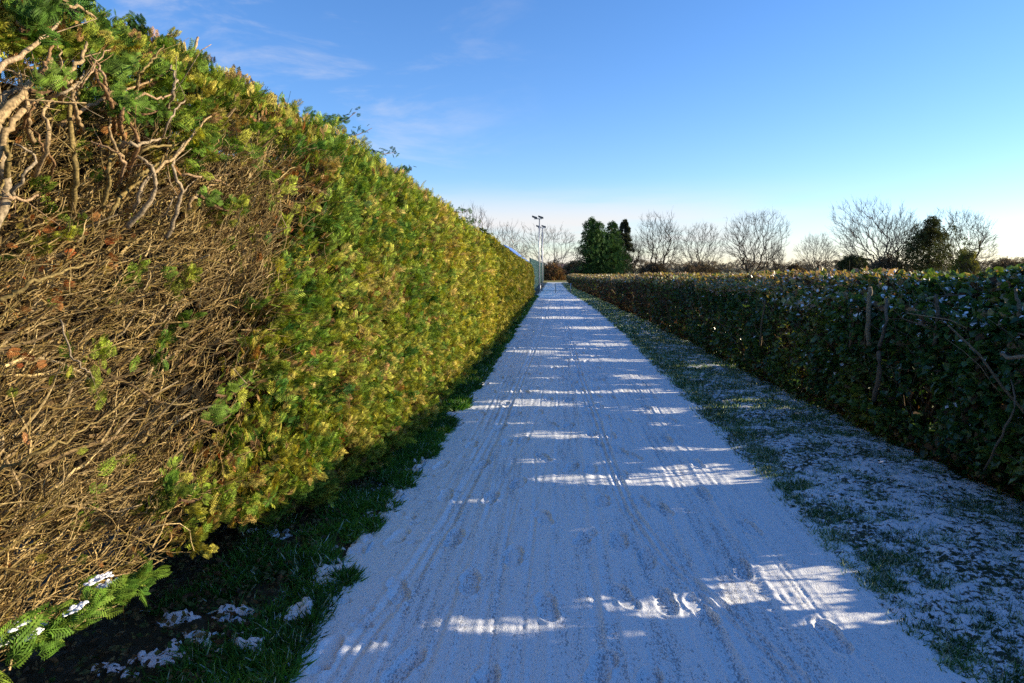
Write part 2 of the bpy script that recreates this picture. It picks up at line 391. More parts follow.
# places under the cypress hedge where snow got through and settled
SNP = []
for px, py, rx, ry in ((210, 638, 30, 9), (178, 622, 15, 6), (272, 535, 15, 4), (235, 617, 14, 5), (160, 662, 26, 7), (250, 652, 18, 6), (330, 575, 12, 12), (300, 612, 12, 9), (360, 548, 12, 8), (330, 640, 10, 9), (425, 470, 10, 8), (400, 500, 9, 8), (300, 660, 12, 8), (120, 672, 20, 5)):
    c = on_ground(px, py); e = on_ground(px, py+ry); SNP.append((c[0], c[1], rx/FPX*c[1]*1.05, abs(e[1]-c[1])))
def snow_mask(X, Y):
    m = np.zeros_like(X); wob = 2.6*(fbm(X*15, Y*15, 0, 46)-.5)+1.6*(noise(X*40, Y*40, 0, 47)-.5)
    for cx, cy, a, b in SNP: m = np.maximum(m, sstep(1.05, .8, np.sqrt(((X-cx)/a)**2+((Y-cy)/b)**2)+wob))
    return m
# verges
def verge(name, fx0, fx1, mt, label, seed, rows, nc, lump, rise=0.0):
    Y = np.repeat(rows[:, None], nc, 1); u = np.linspace(0, 1, nc)
    X = fx0(Y)+(fx1(Y)-fx0(Y))*u
    Z = .0+lump*(fbm(X*5, Y*5, 0, seed)-.45)+lump*.6*(noise(X*22, Y*22, 0, seed+1)-.5)+rise*sstep(0, .5, np.abs(X-fx0(Y)))
    sn = fbm(X*2.2, Y*2.2, 0, seed+5)-.5+.35*(noise(X*9, Y*9, 0, seed+7)-.5)
    if rise < 0.0:
        m_ = snow_mask(X, Y); ed = PL(Y)-X
        sn = -.1+.3*sn+1.1*m_+.75*sstep(.30, .0, ed+.5*(fbm(X*6, Y*6, 0, 45)-.5)); Z = Z+.03*m_
    else: sn = sn*.35
    Z = Z+.0
    mb = MB(); mb.add(np.stack([X, Y, Z], -1).reshape(-1, 3), grid_faces(len(rows), nc), np.repeat(sn.reshape(-1, 1), 3, 1))
    o = mb.build(name, mt, smooth=True); tag(o, label, None, None, 'structure'); return o
rows = [1.0]
while rows[-1] < 76: rows.append(rows[-1]+max(.02, .006*rows[-1]))
rows = np.concatenate([[-6, -3, -1, 0], rows])
verge('verge_right', lambda y: PR(y)-.03, lambda y: RA(y)+1.6, M_verge_r, 'snow dusted turf verge below the ivy hedge', 20, rows, 110, .045, .02)
verge('verge_left', lambda y: PL(y)+.03, lambda y: -LA(y)-1.7, M_verge_l, 'dark litter and turf strip under the conifer hedge', 40, rows, 170, .04, -.001)

# ================================================================== light gaps (real gaps in the right hedge)
# pixel patch -> ground patch -> tunnel along the sun ray through the hedge
gap = []
def gp(px, py, hw, hh, slant=0.0):
    c = on_ground(px, py); e = on_ground(px, py+hh); gap.append((c[0], c[1], hw/FPX*c[1]*1.03, abs(e[1]-c[1]), slant))
for a in ((805, 592, 62, 30), (735, 588, 40, 14), (890, 612, 14, 7), (640, 608, 95, 10.5), (490, 630, 85, 9.5), (355, 650, 40, 9.5), (700, 475, 62, 9), (590, 482, 70, 4), (520, 462, 36, 3),
          (690, 514, 36, 4), (570, 533, 28, 2.5), (430, 536, 24, 3), (400, 553, 18, 2.5), (905, 667, 20, 5), (560, 437, 52, 3), (655, 411, 34, 3), (665, 425, 26, 2.2), (640, 378, 30, 2), (600, 361, 40, 1.6), (560, 393, 55, 1.6),
          (520, 402, 40, 1.6), (600, 345, 34, 1.3), (585, 328, 30, 1.1), (560, 318, 26, 1), (560, 308, 22, .8), (680, 450, 60, 2.2), (640, 640, 50, 3), (575, 300, 14, .7), (455, 503, 40, 2.2), (615, 465, 30, 2), (560, 300, 16, .6), (530, 352, 30, 1.3), (650, 392, 34, 1.6)):
    gp(*a)
for a in ((872, 430, 16, 5), (768, 350, 10, 4), (985, 500, 10, 5), (640, 306, 8, 1)): gp(*a)
gap = np.array(gap)
def gap_amount(P):
    k = P[:, 2]/SUND[2]; gx, gy = P[:, 0]-SUND[0]*k, P[:, 1]-SUND[1]*k
    r = np.zeros(len(P))
    wob = .8*(fbm(gx*2.5, gy*7, 0, 77)-.5)
    for cx, cy, a, b, s in gap:
        q = np.sqrt(((gx-cx)/(a*1.1))**2+((gy-cy)/(b*1.45))**2)+wob
        r = np.maximum(r, sstep(1.12, .92, q))
    # plus thin natural streaks further along, leaves never overlap perfectly
    st = (.75*noise(gx*.9, gy*4.5, 0, 91)+.25*noise(gx*2.5, gy*13, 0, 92)+.12)*sstep(3.5, 6, gy)
    return np.maximum(r, sstep(.79, .90, st))

# ================================================================== right hedge
def right_hedge():
    root = empty('ivy_hedge', (2.9, 20, 0), 'dark clipped ivy clad hedge dusted with snow on the right of the lane', 'hedge')
    tv = np.array([(0, 0, 0), (.42, .18, .07), (.36, .62, .10), (0, 1.0, -.06), (-.36, .62, .10), (-.42, .18, .07), (0, .45, -.02)], float)
    tf = np.array([(0, 1, 6), (1, 2, 6), (2, 3, 6), (3, 4, 6), (4, 5, 6), (5, 0, 6)])
    kv = np.array([(0, 0, 0), (.38, .45, .08), (0, 1, -.04), (-.38, .45, .08)], float); kf = np.array([(0, 1, 2), (0, 2, 3)])
    fol, dead, snow = MB(), MB(), MB()
    def crest(X, Y):           # height of the hedge top across its width
        d = X-RA(Y)
        prof = -(.28-.18*sstep(7, 14, Y))*sstep(.55, 0, d)-.05*sstep(.8, 1.5, d)
        return RH(Y)+prof+.10*(fbm(Y*1.1, X*1.1, 0, 60)-.5)*2+.05*(noise(Y*4, X*4, 0, 61)-.5)
    def face(Y, z): return RA(Y)+.26*(fbm(Y*1.5, z*1.6, 0, 62)-.5)+.12*(noise(Y*5, z*5, 0, 63)-.5)+.22*sstep(.35, 0, z)-.05
    W = 1.35
    def scatter(n, y0, y1, tv, tf, size, clump=True, shell=.55):
        Y = rng.uniform(y0, y1, n); 
        # half the leaves on the outer skin, half in the volume
        d = np.where(rng.random(n) < shell, rng.exponential(.07, n), rng.uniform(0, W, n))
        z = rng.uniform(-.02, 1.75, n)
        X = face(Y, z)+d; H = crest(X, Y)
        # leaves that poke over the top get laid on the crest
        over = z > H; lay = over & (rng.random(n) < .75); X = np.where(lay, RA(Y)+rng.uniform(0, W, n), X); H = crest(X, Y); z = np.where(lay, H-rng.exponential(.05, n), z)
        ok = (z <= H+.01) & (z > -.03) & (Y < REND)
        P = np.stack([X, Y, z], 1)
        g_ = gap_amount(P); ok &= rng.random(n) > g_*.985
        P, d, Y, z, H = P[ok], d[ok], Y[ok], z[ok], H[ok]; n = len(P)
        out = np.tile([-1., 0, 0], (n, 1)); top = (H-z < .08+.05*sstep(7, 14, Y))
        D = rdir(n)*.8+np.array([-.35, 0, -.15])+np.where(top[:, None], [0, 0, .35], [0, 0, 0]); roll = rng.normal(0, .6, n)+np.where(rng.random(n) < .5, math.pi*0, 0)
        s = size*rng.uniform(.6, 1.25, n)
        brown = sstep(9, 24, Y)
        pick = rng.random(n)
        t = fbm(Y*1.2, z*2, P[:, 0]*2, 64)+rng.normal(0, .13, n)
        g1 = palette(t, [(.016, .05, .022), (.03, .085, .028), (.06, .12, .03), (.12, .17, .03), (.19, .18, .035)])
        b1 = palette(rng.random(n), [(.04, .025, .016), (.10, .06, .03), (.19, .12, .06)])
        isb = pick < (.16+.62*brown+.3*brown*top+.35*sstep(.45, .1, z)*.6)
        col = np.where(isb[:, None], b1, g1)
        # summer growth left on top: straw and yellow-green tips
        tipc = palette(rng.random(n), [(.36, .25, .14), (.34, .28, .11), (.18, .22, .05), (.38, .24, .16), (.26, .16, .10)])
        tp = top & (rng.random(n) < (.10+.70*sstep(5, 10, Y)))
        col = np.where(tp[:, None], tipc, col)
        dm = isb & ~tp
        inst(fol, tv, tf, P[~dm], D[~dm], roll[~dm], s[~dm], col[~dm], .5)
        inst(dead, tv, tf, P[dm], D[dm], roll[dm], s[dm]*.85, col[dm], .5)
        # snow lying on leaves
        M = frames(D, roll); nz = M[:, 2, 2]
        sky_open = np.maximum(sstep(.34, .0, H-z), .14*sstep(.18, 0, d)*sstep(.3, .8, z))
        c = (~dm) & (rng.random(n) < .50*sky_open*(1-.8*sstep(7, 14, Y))) & (np.abs(nz) > .35)
        fl = np.where(nz < 0, -1, 1)[c]
        Ps = P[c]+M[c][:, 2]*fl[:, None]*.006+np.array([0, 0, .003])
        inst(snow, tv*np.array([.86, .86, 1.0])+np.array([0, .06, .0]), tf, Ps, D[c], roll[c], s[c]*rng.uniform(.35, .85, c.sum()), (.8, .8, .8))
    scatter(9000, -6, 1.2, kv, kf, .15)
    scatter(60000, 1.2, 7.5, tv, tf, .070)
    scatter(46000, 7.5, 15, kv, kf, .075)
    scatter(36000, 15, 28, kv, kf, .095)
    scatter(44000, 28, REND, kv, kf, .12)
    # deep leaves: larger and darker, close the inside off
    def deep(n, y0, y1, s0):
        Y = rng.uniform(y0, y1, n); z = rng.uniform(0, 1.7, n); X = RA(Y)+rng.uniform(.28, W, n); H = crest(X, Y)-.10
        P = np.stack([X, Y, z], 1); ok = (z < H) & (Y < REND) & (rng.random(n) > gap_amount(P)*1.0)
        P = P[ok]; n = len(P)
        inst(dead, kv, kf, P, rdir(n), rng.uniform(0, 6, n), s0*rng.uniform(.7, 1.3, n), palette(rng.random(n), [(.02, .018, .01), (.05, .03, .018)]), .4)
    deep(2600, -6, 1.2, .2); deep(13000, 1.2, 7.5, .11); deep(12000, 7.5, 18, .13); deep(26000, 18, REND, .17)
    # stems and twigs
    def vert_twigs(n, y0, y1, rad, S, lens=(.25, .8), dep=(.0, .5)):
        Y = rng.uniform(y0, y1, n); z0 = rng.uniform(0, 1.1, n); L = rng.uniform(*lens, n)
        X = face(Y, z0)+rng.uniform(*dep, n)
        K = 5; P = np.zeros((n, K, 3)); D = np.stack([rng.normal(0, .25, n), rng.normal(0, .3, n), np.ones(n)], 1)
        P[:, 0] = np.stack([X, Y, z0], 1)
        for k in range(1, K): D = D+rng.normal(0, .22, (n, 3)); D /= np.linalg.norm(D, axis=1, keepdims=True); P[:, k] = P[:, k-1]+D*(L/(K-1))[:, None]
        H = crest(P[:, -1, 0], P[:, -1, 1])+.05; ok = (P[:, -1, 2] < H) & (rng.random(n) > .8*gap_amount(P[:, 2]))
        P = P[ok]; n = len(P)
        r_ = rad*rng.uniform(.5, 1.3, n)[:, None]*np.linspace(1, .5, K)[None]
        add_tubes(st, P, r_, S, palette(rng.random(n), [(.05, .035, .022), (.13, .09, .055), (.24, .17, .10)]))
    st = MB()
    vert_twigs(2600, 1.2, 9, .0035, 3); vert_twigs(2200, 9, 24, .006, 3); vert_twigs(1200, 24, REND, .009, 3)
    vert_twigs(140, 1.5, 10, .011, 5, (.6, 1.3), (.1, .7)); vert_twigs(160, 10, 40, .014, 4, (.6, 1.0), (.1, .6))
    # twig tips standing out of the clipped top
    n = 5200; Y = rng.uniform(4, REND, n)**1.0; X = RA(Y)+rng.uniform(0.05, W, n); H = crest(X, Y)
    P = np.zeros((n, 3, 3)); P[:, 0] = np.stack([X, Y, H-.12], 1); d = np.stack([rng.normal(0, .35, n), rng.normal(0, .35, n), np.ones(n)], 1); L = rng.uniform(.08, .22, n)
    P[:, 1] = P[:, 0]+d*(L*.5)[:, None]; P[:, 2] = P[:, 1]+(d+rng.normal(0, .2, (n, 3)))*(L*.5)[:, None]
    add_tubes(st, P, np.linspace(1, .5, 3)[None]*(.0025+.0002*Y)[:, None], 3, palette(rng.random(n), [(.10, .07, .045), (.30, .20, .11), (.36, .27, .15)]))
    part(fol, 'foliage', M_ivy, root, kind='stuff'); part(dead, 'dead_leaves', M_litter, root, kind='stuff'); part(snow, 'snow_cover', M_snow, root, kind='stuff')
    part(st, 'twigs', M_bark, root, kind='stuff')
    # the pale stems seen in the face
    def stem(pts, r0, r1, col, X):
        P = np.array([on_x(px, py, X+dx-.20) for px, py, dx in pts])
        t = np.linspace(0, 1, 14); ti = np.linspace(0, 1, len(P)); P = np.stack([np.interp(t, ti, P[:, k]) for k in range(3)], 1)+rng.normal(0, .004, (14, 3))
        m = MB(); add_tubes(m, P[None], np.linspace(r0, r1, 14)[None]*(1+.2*(rng.random(14)-.5)), 8, col); part(m, 'stem', M_bark, root, True)
    stem([(869, 345, .08), (868, 318, .03), (870, 288, .0)], .024, .018, (.24, .19, .12), 2.94)
    stem([(874, 400, .10), (880, 372, .0), (878, 350, .0), (887, 322, 0), (886, 298, .05)], .022, .011, (.15, .11, .075), 2.9)
    stem([(850, 352, .12), (853, 322, .05), (851, 306, .05)], .018, .012, (.14, .10, .06), 2.9)
    stem([(1000, 352, .1), (1010, 358, -.05), (1030, 356, -.05), (1045, 340, 0)], .012, .009, (.25, .18, .11), 3.0)
    stem([(935, 345, .1), (938, 315, .05), (936, 295, .05)], .016, .012, (.12, .09, .06), 2.95)
    stem([(1018, 345, .1), (1020, 310, .0), (1016, 290, .05)], .014, .009, (.13, .10, .06), 3.06)
    stem([(985, 470, .1), (1000, 440, -.05), (1016, 405, -.05), (1012, 380, .05)], .008, .005, (.16, .12, .08), 2.95)
    stem([(760, 345, .08), (762, 322, .0), (765, 300, .0)], .016, .012, (.14, .11, .07), 2.85)
right_hedge()

# ================================================================== left hedge
def frond(nside, second=True, WK=.034):
    """flat cypress spray: axis with tapering side sprigs, in the xy plane, slightly cupped"""
    v, f = [], []
    def kite(p, d, L, wd, zb=0.0):
        d = np.array(d)/np.linalg.norm(d); s = np.array([d[1], -d[0]])
        p = np.array(p); a, b, c, e = p, p+d*L*.4+s*wd, p+d*L, p+d*L*.4-s*wd
        i = len(v)
        for q in (a, b, c, e): v.append((q[0], q[1], -.35*q[0]**2+.10*math.sin(3*q[1])+zb))
        f.append((i, i+1, i+2, i+3))
    kite((0, 0), (0, 1), 1.0, .020)
    for i in range(nside):
        t = .10+.80*i/nside; L = .46*(1-t)**.6+.08
        for s in (-1, 1):
            tt = t+(.03 if s > 0 else 0); d = (s*.75, .72); kite((0, tt), d, L, WK)
            if second and L > .25:
                for q in (.35, .65): 
                    px, py = d[0]*L*q, tt+d[1]*L*q
                    kite((px, py), (s*.25, 1), L*.42, WK*.8, .03); kite((px, py), (s*1.0, .15), L*.38, WK*.8, -.03)
    return np.array(v, float), np.array(f)
FR_A, FR_Af = frond(7); FR_B, FR_Bf = frond(6, False, .042); FR_C, FR_Cf = frond(2, False, .10)
FR_C = FR_C*np.array([1.5, 1, 1])
TC = {len(q): np.repeat(rng.uniform(.35, 1.6, len(q)//4), 4) for q in (FR_A, FR_B, FR_C)}

def bare(Y, z):
    """how much the near part is cut back to bare twigs (1) or green (0), over the hedge face"""
    edge = 3.55+.55*(z-1.2)*(z > 1.2)-.70*sstep(1.35, .65, z)+.45*(fbm(Y*2.2, z*2.2, 0, 70)-.5)*2
    low = 1.0
    topl = 2.12+.08*(Y-2)+.16*(fbm(Y*2.5, 3, 0, 71)-.5)*2
    return sstep(edge+.22, edge-.40, Y)*sstep(topl+.14, topl-.22, z)
def lface(Y, z):
    """x of the left hedge face (towards the lane is +x)"""
    H = LH(Y)
    f = -LA(Y)+.20*(fbm(Y*1.1, z*1.1, 0, 72)-.5)+.20*(fbm(Y*3.3, z*3.3, 0, 73)-.5)+.07*(noise(Y*9, z*9, 0, 78)-.5)
    f -= .45*np.clip((z-(H-.45))/.45, 0, 1)**2            # rounded shoulder
    f -= .30*sstep(.5, .0, z)*sstep(4.5, 2.5, Y)+.10*sstep(.3, 0, z)
    return f
def lbot(Y): return .34*sstep(4.4, 2.2, Y)+.07
def left_hedge():
    root = empty('cypress_hedge', (-1.6, 18, 0), 'tall sunlit yellow green cypress hedge with a bare twiggy near end, left of the lane', 'hedge')
    # solid core behind the skin: dead-needle brown, painted near black for inner shade
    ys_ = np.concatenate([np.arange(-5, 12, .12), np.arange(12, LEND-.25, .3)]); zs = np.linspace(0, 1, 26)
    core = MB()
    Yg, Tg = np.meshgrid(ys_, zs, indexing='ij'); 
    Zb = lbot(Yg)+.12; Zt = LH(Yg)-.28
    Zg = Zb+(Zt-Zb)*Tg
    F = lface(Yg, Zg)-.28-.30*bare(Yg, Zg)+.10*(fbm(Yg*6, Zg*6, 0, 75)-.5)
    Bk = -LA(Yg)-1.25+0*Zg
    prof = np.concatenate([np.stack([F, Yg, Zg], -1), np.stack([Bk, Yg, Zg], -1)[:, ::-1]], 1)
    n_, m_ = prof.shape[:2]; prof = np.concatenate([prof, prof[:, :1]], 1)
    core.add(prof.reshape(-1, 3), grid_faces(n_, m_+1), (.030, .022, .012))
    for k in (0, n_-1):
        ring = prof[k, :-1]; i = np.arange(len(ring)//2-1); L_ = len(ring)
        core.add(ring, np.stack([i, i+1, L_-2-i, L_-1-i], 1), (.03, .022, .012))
    part(core, 'shade_core', M_litter, root)
    fol, old = MB(), MB()
    def cols(Y, z, n, depth):
        t = .57+.55*(fbm(Y*1.6, z*1.6, depth*2, 80, 3)-.5)+rng.normal(0, .21, n)
        far = sstep(4, 14, Y)
        near = palette(t, [(.025, .075, .012), (.065, .14, .018), (.17, .23, .024), (.32, .29, .035), (.38, .26, .07)])
        farc = palette(t, [(.045, .09, .012), (.15, .19, .020), (.33, .31, .028), (.50, .40, .045), (.56, .38, .08)])
        return (near*(1-far[:, None])+farc*far[:, None])*np.array([.90, .97, 1.05])
    def skin(n, y0, y1, tv, tf, size, top=False, spread=.12):
        Y = rng.uniform(y0, y1, n); H = LH(Y)
        if top: z = H+rng.normal(0, .04, n)-.03; X = -LA(Y)-rng.uniform(-.0, 1.2, n); z = z-.16*np.clip((-(X+LA(Y))/.4-1)*-1, 0, 1)**2+.12*(fbm(Y*1.8, X*1.8, 0, 74)-.5); depth = rng.random(n)*.1
        else:
            z = lbot(Y)+(H-lbot(Y))*rng.random(n)**.95; depth = np.abs(rng.normal(0, spread, n)); X = lface(Y, z)-depth+.03
            if True: ok0 = np.ones(n, bool)
        bz = bare(Y, z) if not top else np.zeros(n)
        # living skin thins out with small holes
        hole = np.maximum(sstep(.50, .60, fbm(Y*4.2, z*4.2, 0, 76, 2))*.85, sstep(.66, .72, noise(Y*11, z*11, 0, 79))*.8)*sstep(30, 10, Y)
        ok = (rng.random(n) > bz*.985) & (rng.random(n) > hole*(not top)) & (Y < LEND)
        Y, z, X, depth = Y[ok], z[ok], X[ok], depth[ok]; n = len(Y)
        P = np.stack([X, Y, z], 1)
        # sprays grouped in plumes that share a direction
        q = np.stack([noise(Y*3.5, z*3.5, 0, 81)-.5, noise(Y*3.5, z*3.5, 0, 82)-.5, noise(Y*3.5, z*3.5, 0, 83)-.5], 1)*2.2
        D = np.array([.62, .35, .50])+q*.8+rng.normal(0, .34, (n, 3))
        if top: D = D+np.array([-.2, .1, .7]); P[:, 2] += rng.exponential(.012, n)
        s = size*rng.uniform(.55, 1.3, n)
        c = cols(Y, z, n, depth)
        br = (rng.random(n) < .15+.25*sstep(.58, .7, fbm(Y*2.6, z*2.6, 0, 84))+.25*(depth > .12))
        c2 = palette(rng.random(n), [(.10, .055, .02), (.26, .14, .05), (.36, .23, .09), (.33, .15, .06)])
        inst(fol, tv, tf, P[~br], D[~br], rng.uniform(0, 6.28, n)[~br], s[~br], c[~br], .3, TC[len(tv)])
        inst(old, tv, tf, P[br], D[br], rng.uniform(0, 6.28, n)[br], s[br]*.8, c2[br], .3, TC[len(tv)])
    skin(1500, -5, 1.2, FR_C, FR_Cf, .25); skin(700, -5, 1.2, FR_C, FR_Cf, .25, True)
    skin(12000, 1.2, 3.6, FR_A, FR_Af, .075); skin(34000, 3.3, 6.2, FR_B, FR_Bf, .075); skin(4600, 1.2, 4, FR_A, FR_Af, .068, True); skin(3200, 4, 6.5, FR_B, FR_Bf, .085, True)
    skin(36000, 6.0, 11, FR_B, FR_Bf, .080); skin(4200, 6.5, 12, FR_B, FR_Bf, .11, True)
    skin(24000, 11, 19, FR_B, FR_Bf, .10); skin(24000, 19, LEND, FR_C, FR_Cf, .12); skin(7000, 12, LEND, FR_C, FR_Cf, .16, True)
    # plumes: groups of sprays on one shoot, standing proud of the face
    def plumes(m, y0, y1, per, L, size, tv, tf):
        Y = rng.uniform(y0, y1, m); z = lbot(Y)+(LH(Y)-lbot(Y)-.05)*rng.random(m); k = rng.random(m) > bare(Y, z)*.93; Y, z = Y[k], z[k]; m = len(Y)
        A = np.stack([lface(Y, z)-.05, Y, z], 1); d = np.array([.55, .35, .55])+rng.normal(0, .38, (m, 3)); d /= np.linalg.norm(d, axis=1, keepdims=True)
        t = rng.random((m, per)); Lm = L*rng.uniform(.5, 1.2, m); P = A[:, None]+d[:, None]*(t*Lm[:, None])[..., None]+rng.normal(0, .16, (m, per, 3))*(Lm[:, None]*(1.15-t))[..., None]
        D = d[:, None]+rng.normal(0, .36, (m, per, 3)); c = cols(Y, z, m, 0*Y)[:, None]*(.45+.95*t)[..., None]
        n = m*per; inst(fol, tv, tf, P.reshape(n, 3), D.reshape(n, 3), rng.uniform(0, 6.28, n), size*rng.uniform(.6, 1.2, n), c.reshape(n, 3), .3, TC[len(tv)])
    plumes(420, 1.2, 3.8, 26, .18, .050, FR_A, FR_Af); plumes(900, 3.4, 7, 18, .20, .070, FR_B, FR_Bf); plumes(1100, 7, 13, 12, .22, .09, FR_B, FR_Bf); plumes(1200, 13, 24, 9, .26, .12, FR_C, FR_Cf)
    # far end cap
    n = 2500; X = -1.22-rng.random(n)*1.2; z = rng.uniform(.05, 1.65, n); P = np.stack([X, LEND-.1+rng.normal(0, .08, n), z], 1)
    inst(fol, FR_C, FR_Cf, P, rdir(n)+[0, .5, .3], rng.uniform(0, 6, n), rng.uniform(.1, .2, n), cols(P[:, 1], z, n, X), .4)
    # scattered tufts of green and rust left inside the bare part
    n = 2600; Y = rng.uniform(1.2, 4.2, n); z = rng.uniform(.45, 2.2, n); k = fbm(Y*3, z*3, 0, 88) > .60
    Y, z = Y[k], z[k]; n = len(Y); P = np.stack([lface(Y, z)+rng.normal(-.03, .05, n), Y, z], 1)
    inst(old, FR_A, FR_Af, P, rdir(n)*.6+[.4, .3, .2], rng.uniform(0, 6, n), rng.uniform(.015, .05, n), palette(rng.random(n), [(.34, .09, .02), (.36, .17, .05), (.20, .09, .025), (.20, .19, .02)]), .4)
    # plumes leaning out against the sky
    def plume(px, py, qx, qy, n, size, X=-1.75, c0=(.03, .075, .02), cnt=26):
        if px < 245 and py < 220: cnt = int(cnt*2.2); size *= .62
        a, b = on_x(px, py, X), on_x(qx, qy, X); t = rng.random(cnt)
        P = a+(b-a)*t[:, None]+rng.normal(0, .018, (cnt, 3)); D = (b-a)/np.linalg.norm(b-a)+rng.normal(0, .38, (cnt, 3))
        inst(fol, FR_A, FR_Af, P, D, rng.uniform(0, 6.28, cnt), size*rng.uniform(.6, 1.2, cnt)*(1-.5*t), np.array(c0)[None]*rng.uniform(.7, 1.6, (cnt, 1)), .3)
        br = MB(); K = 6; tt = np.linspace(0, 1, K)[:, None]; add_tubes(br, (a+(b-a)*tt+np.array([0, 0, -.03])*(tt*(1-tt)*4))[None], np.linspace(.006, .002, K)[None], 5, (.12, .07, .035)); part(br, 'shoot', M_bark, root)
    plume(318, 128, 356, 112, 0, .13); plume(345, 150, 396, 152, 0, .14); plume(330, 138, 372, 128, 0, .10); plume(300, 118, 338, 121, 0, .12)
    plume(205, 92, 236, 74, 0, .12); plume(190, 78, 222, 80, 0, .11); plume(150, 62, 172, 42, 0, .09); plume(248, 104, 262, 92, 0, .10); plume(150, 40, 130, 22, 0, .1)
    plume(395, 176, 412, 168, 0, .13); plume(452, 216, 478, 222, 0, .2); plume(446, 212, 470, 210, 0, .2); plume(60, 10, 90, -10, 0, .12, -1.6, (.05, .12, .02)); plume(20, 30, 50, 0, 0, .14, -1.55, (.07, .14, .02), 34)
    plume(90, 70, 140, 60, 0, .12, -1.6, (.08, .14, .02), 34); plume(180, 150, 235, 140, 0, .12, -1.5, (.09, .16, .02), 40); plume(110, 100, 160, 110, 0, .11, -1.5, (.09, .16, .02), 34); plume(200, 195, 245, 210, 0, .1, -1.45, (.09, .16, .02), 30)
    plume(30, 90, 70, 70, 0, .1, -1.5, (.10, .16, .02), 24); plume(180, 500, 215, 485, 0, .07, -1.4, (.14, .2, .02), 20); plume(215, 395, 250, 380, 0, .08, -1.45, (.12, .19, .02), 30); plume(200, 420, 235, 410, 0, .08, -1.45, (.1, .17, .02), 24)
    part(fol, 'foliage', M_conifer, root, kind='stuff'); part(old, 'browned_foliage', M_litter, root, kind='stuff')
    # ---------------- bare twigs of the cut-back part
    tw = MB()
    def twigs(n, y0, y1, z0, z1, rad, L0, L1, S, pal, kink=.22, dep=(.0, .30), base=None, flat=0.0):
        Y = rng.uniform(y0, y1, n); z = rng.uniform(z0, z1, n)
        k = rng.random(n) < bare(Y, z)*1.0+.03; Y, z = Y[k], z[k]; n = len(Y)
        X = lface(Y, z)-rng.uniform(*dep, n); K = 7
        swirl = (fbm(Y*1.6, z*1.6, 0, 90)-.5)*1.6
        D = np.stack([.32+rng.normal(0, .18, n), .80+rng.normal(0, .17, n)-swirl*.2, .58+swirl*.6+rng.normal(0, .18, n)-flat+.35*sstep(1.5, 2.1, z)], 1)
        P = np.zeros((n, K, 3)); P[:, 0] = np.stack([X, Y, z], 1)-D/np.linalg.norm(D, axis=1, keepdims=True)*.08; L = rng.uniform(L0, L1, n)
        for j in range(1, K):
            D = D/np.linalg.norm(D, axis=1, keepdims=True)+rng.normal(0, kink, (n, 3))
            lim = lface(P[:, j-1, 1], P[:, j-1, 2])+.05
            D[:, 0] = np.where(P[:, j-1, 0] > lim, -np.abs(D[:, 0])*.3, D[:, 0])
            D /= np.linalg.norm(D, axis=1, keepdims=True); P[:, j] = P[:, j-1]+D*(L/(K-1))[:, None]
        r_ = (rad*rng.uniform(.55, 1.4, n))[:, None]*np.linspace(1, .4, K)[None]
        add_tubes(tw, P, r_, S, palette(rng.random(n), pal))
        return P, r_
    pal = [(.03, .018, .006), (.09, .055, .018), (.20, .135, .04), (.55, .41, .19), (.14, .11, .02), (.38, .26, .10), (.24, .17, .06), (.34, .25, .11), (.05, .03, .01)]
    P, _ = twigs(9200, .9, 4.6, .40, 2.35, .0019, .08, .24, 3, pal, .19, (.0, .36))
    twigs(2600, .9, 3.4, 1.45, 2.35, .0021, .08, .22, 3, pal, .26, (-.05, .04))
    # side twiglets
    n = len(P); 
    for rep in range(2):
        sel = rng.random(n) < .8; j = rng.integers(1, 5, sel.sum()); b = P[sel][np.arange(sel.sum()), j]; d = P[sel][np.arange(sel.sum()), j+1]-b
        d = d/np.linalg.norm(d, axis=1, keepdims=True)+rng.normal(0, .55, (len(b), 3)); L = rng.uniform(.03, .09, len(b))
        Q = np.stack([b, b+d*(L*.5)[:, None], b+(d+rng.normal(0, .3, d.shape))*L[:, None]], 1)
        add_tubes(tw, Q, np.array([.0015, .0012, .0007])[None]*rng.uniform(.8, 1.4, (len(b), 1)), 3, palette(rng.random(len(b)), pal))
    twigs(620, .9, 4.2, .45, 2.3, .0042, .14, .36, 5, pal[1:], .28, (.02, .30))
    twigs(240, .9, 4.0, .7, 2.2, .008, .30, .7, 6, [(.10, .065, .03), (.22, .15, .07), (.32, .25, .14)], .24, (.14, .38))
    twigs(1300, 1.0, 3.4, .34, .8, .0026, .14, .34, 4, pal, .28, (.0, .25), None, .25)
    # twigs showing through the green skin
    n = 2600; Y = 3.2+rng.random(n)**1.6*14; z = rng.uniform(.4, 1, n)*LH(Y)-.1; X = lface(Y, z)-.06
    P = np.zeros((n, 4, 3)); D = np.array([.3, .6, .6])+rng.normal(0, .35, (n, 3)); P[:, 0] = np.stack([X, Y, z], 1); L = rng.uniform(.08, .28, n)
    for j in range(1, 4): D = D/np.linalg.norm(D, axis=1, keepdims=True)+rng.normal(0, .2, (n, 3)); P[:, j] = P[:, j-1]+D*(L/3)[:, None]
    add_tubes(tw, P, np.linspace(1, .4, 4)[None]*(.0022+.0002*Y)[:, None], 3, palette(rng.random(n), pal))
    part(tw, 'twigs', M_bark, root, kind='stuff')
    # a patch of rusty bare twigs further along the face
    n = 900; c = on_x(474, 262, -1.2); Y = c[1]+rng.normal(0, .7, n); z = c[2]+rng.normal(0, .22, n); P = np.zeros((n, 3, 3)); P[:, 0] = np.stack([lface(Y, z)-.02, Y, z], 1)
    D = np.stack([rng.uniform(0, .6, n), rng.normal(0, .5, n), rng.normal(.5, .5, n)], 1); P[:, 1] = P[:, 0]+D*.08; P[:, 2] = P[:, 1]+(D+rng.normal(0, .3, D.shape))*.08
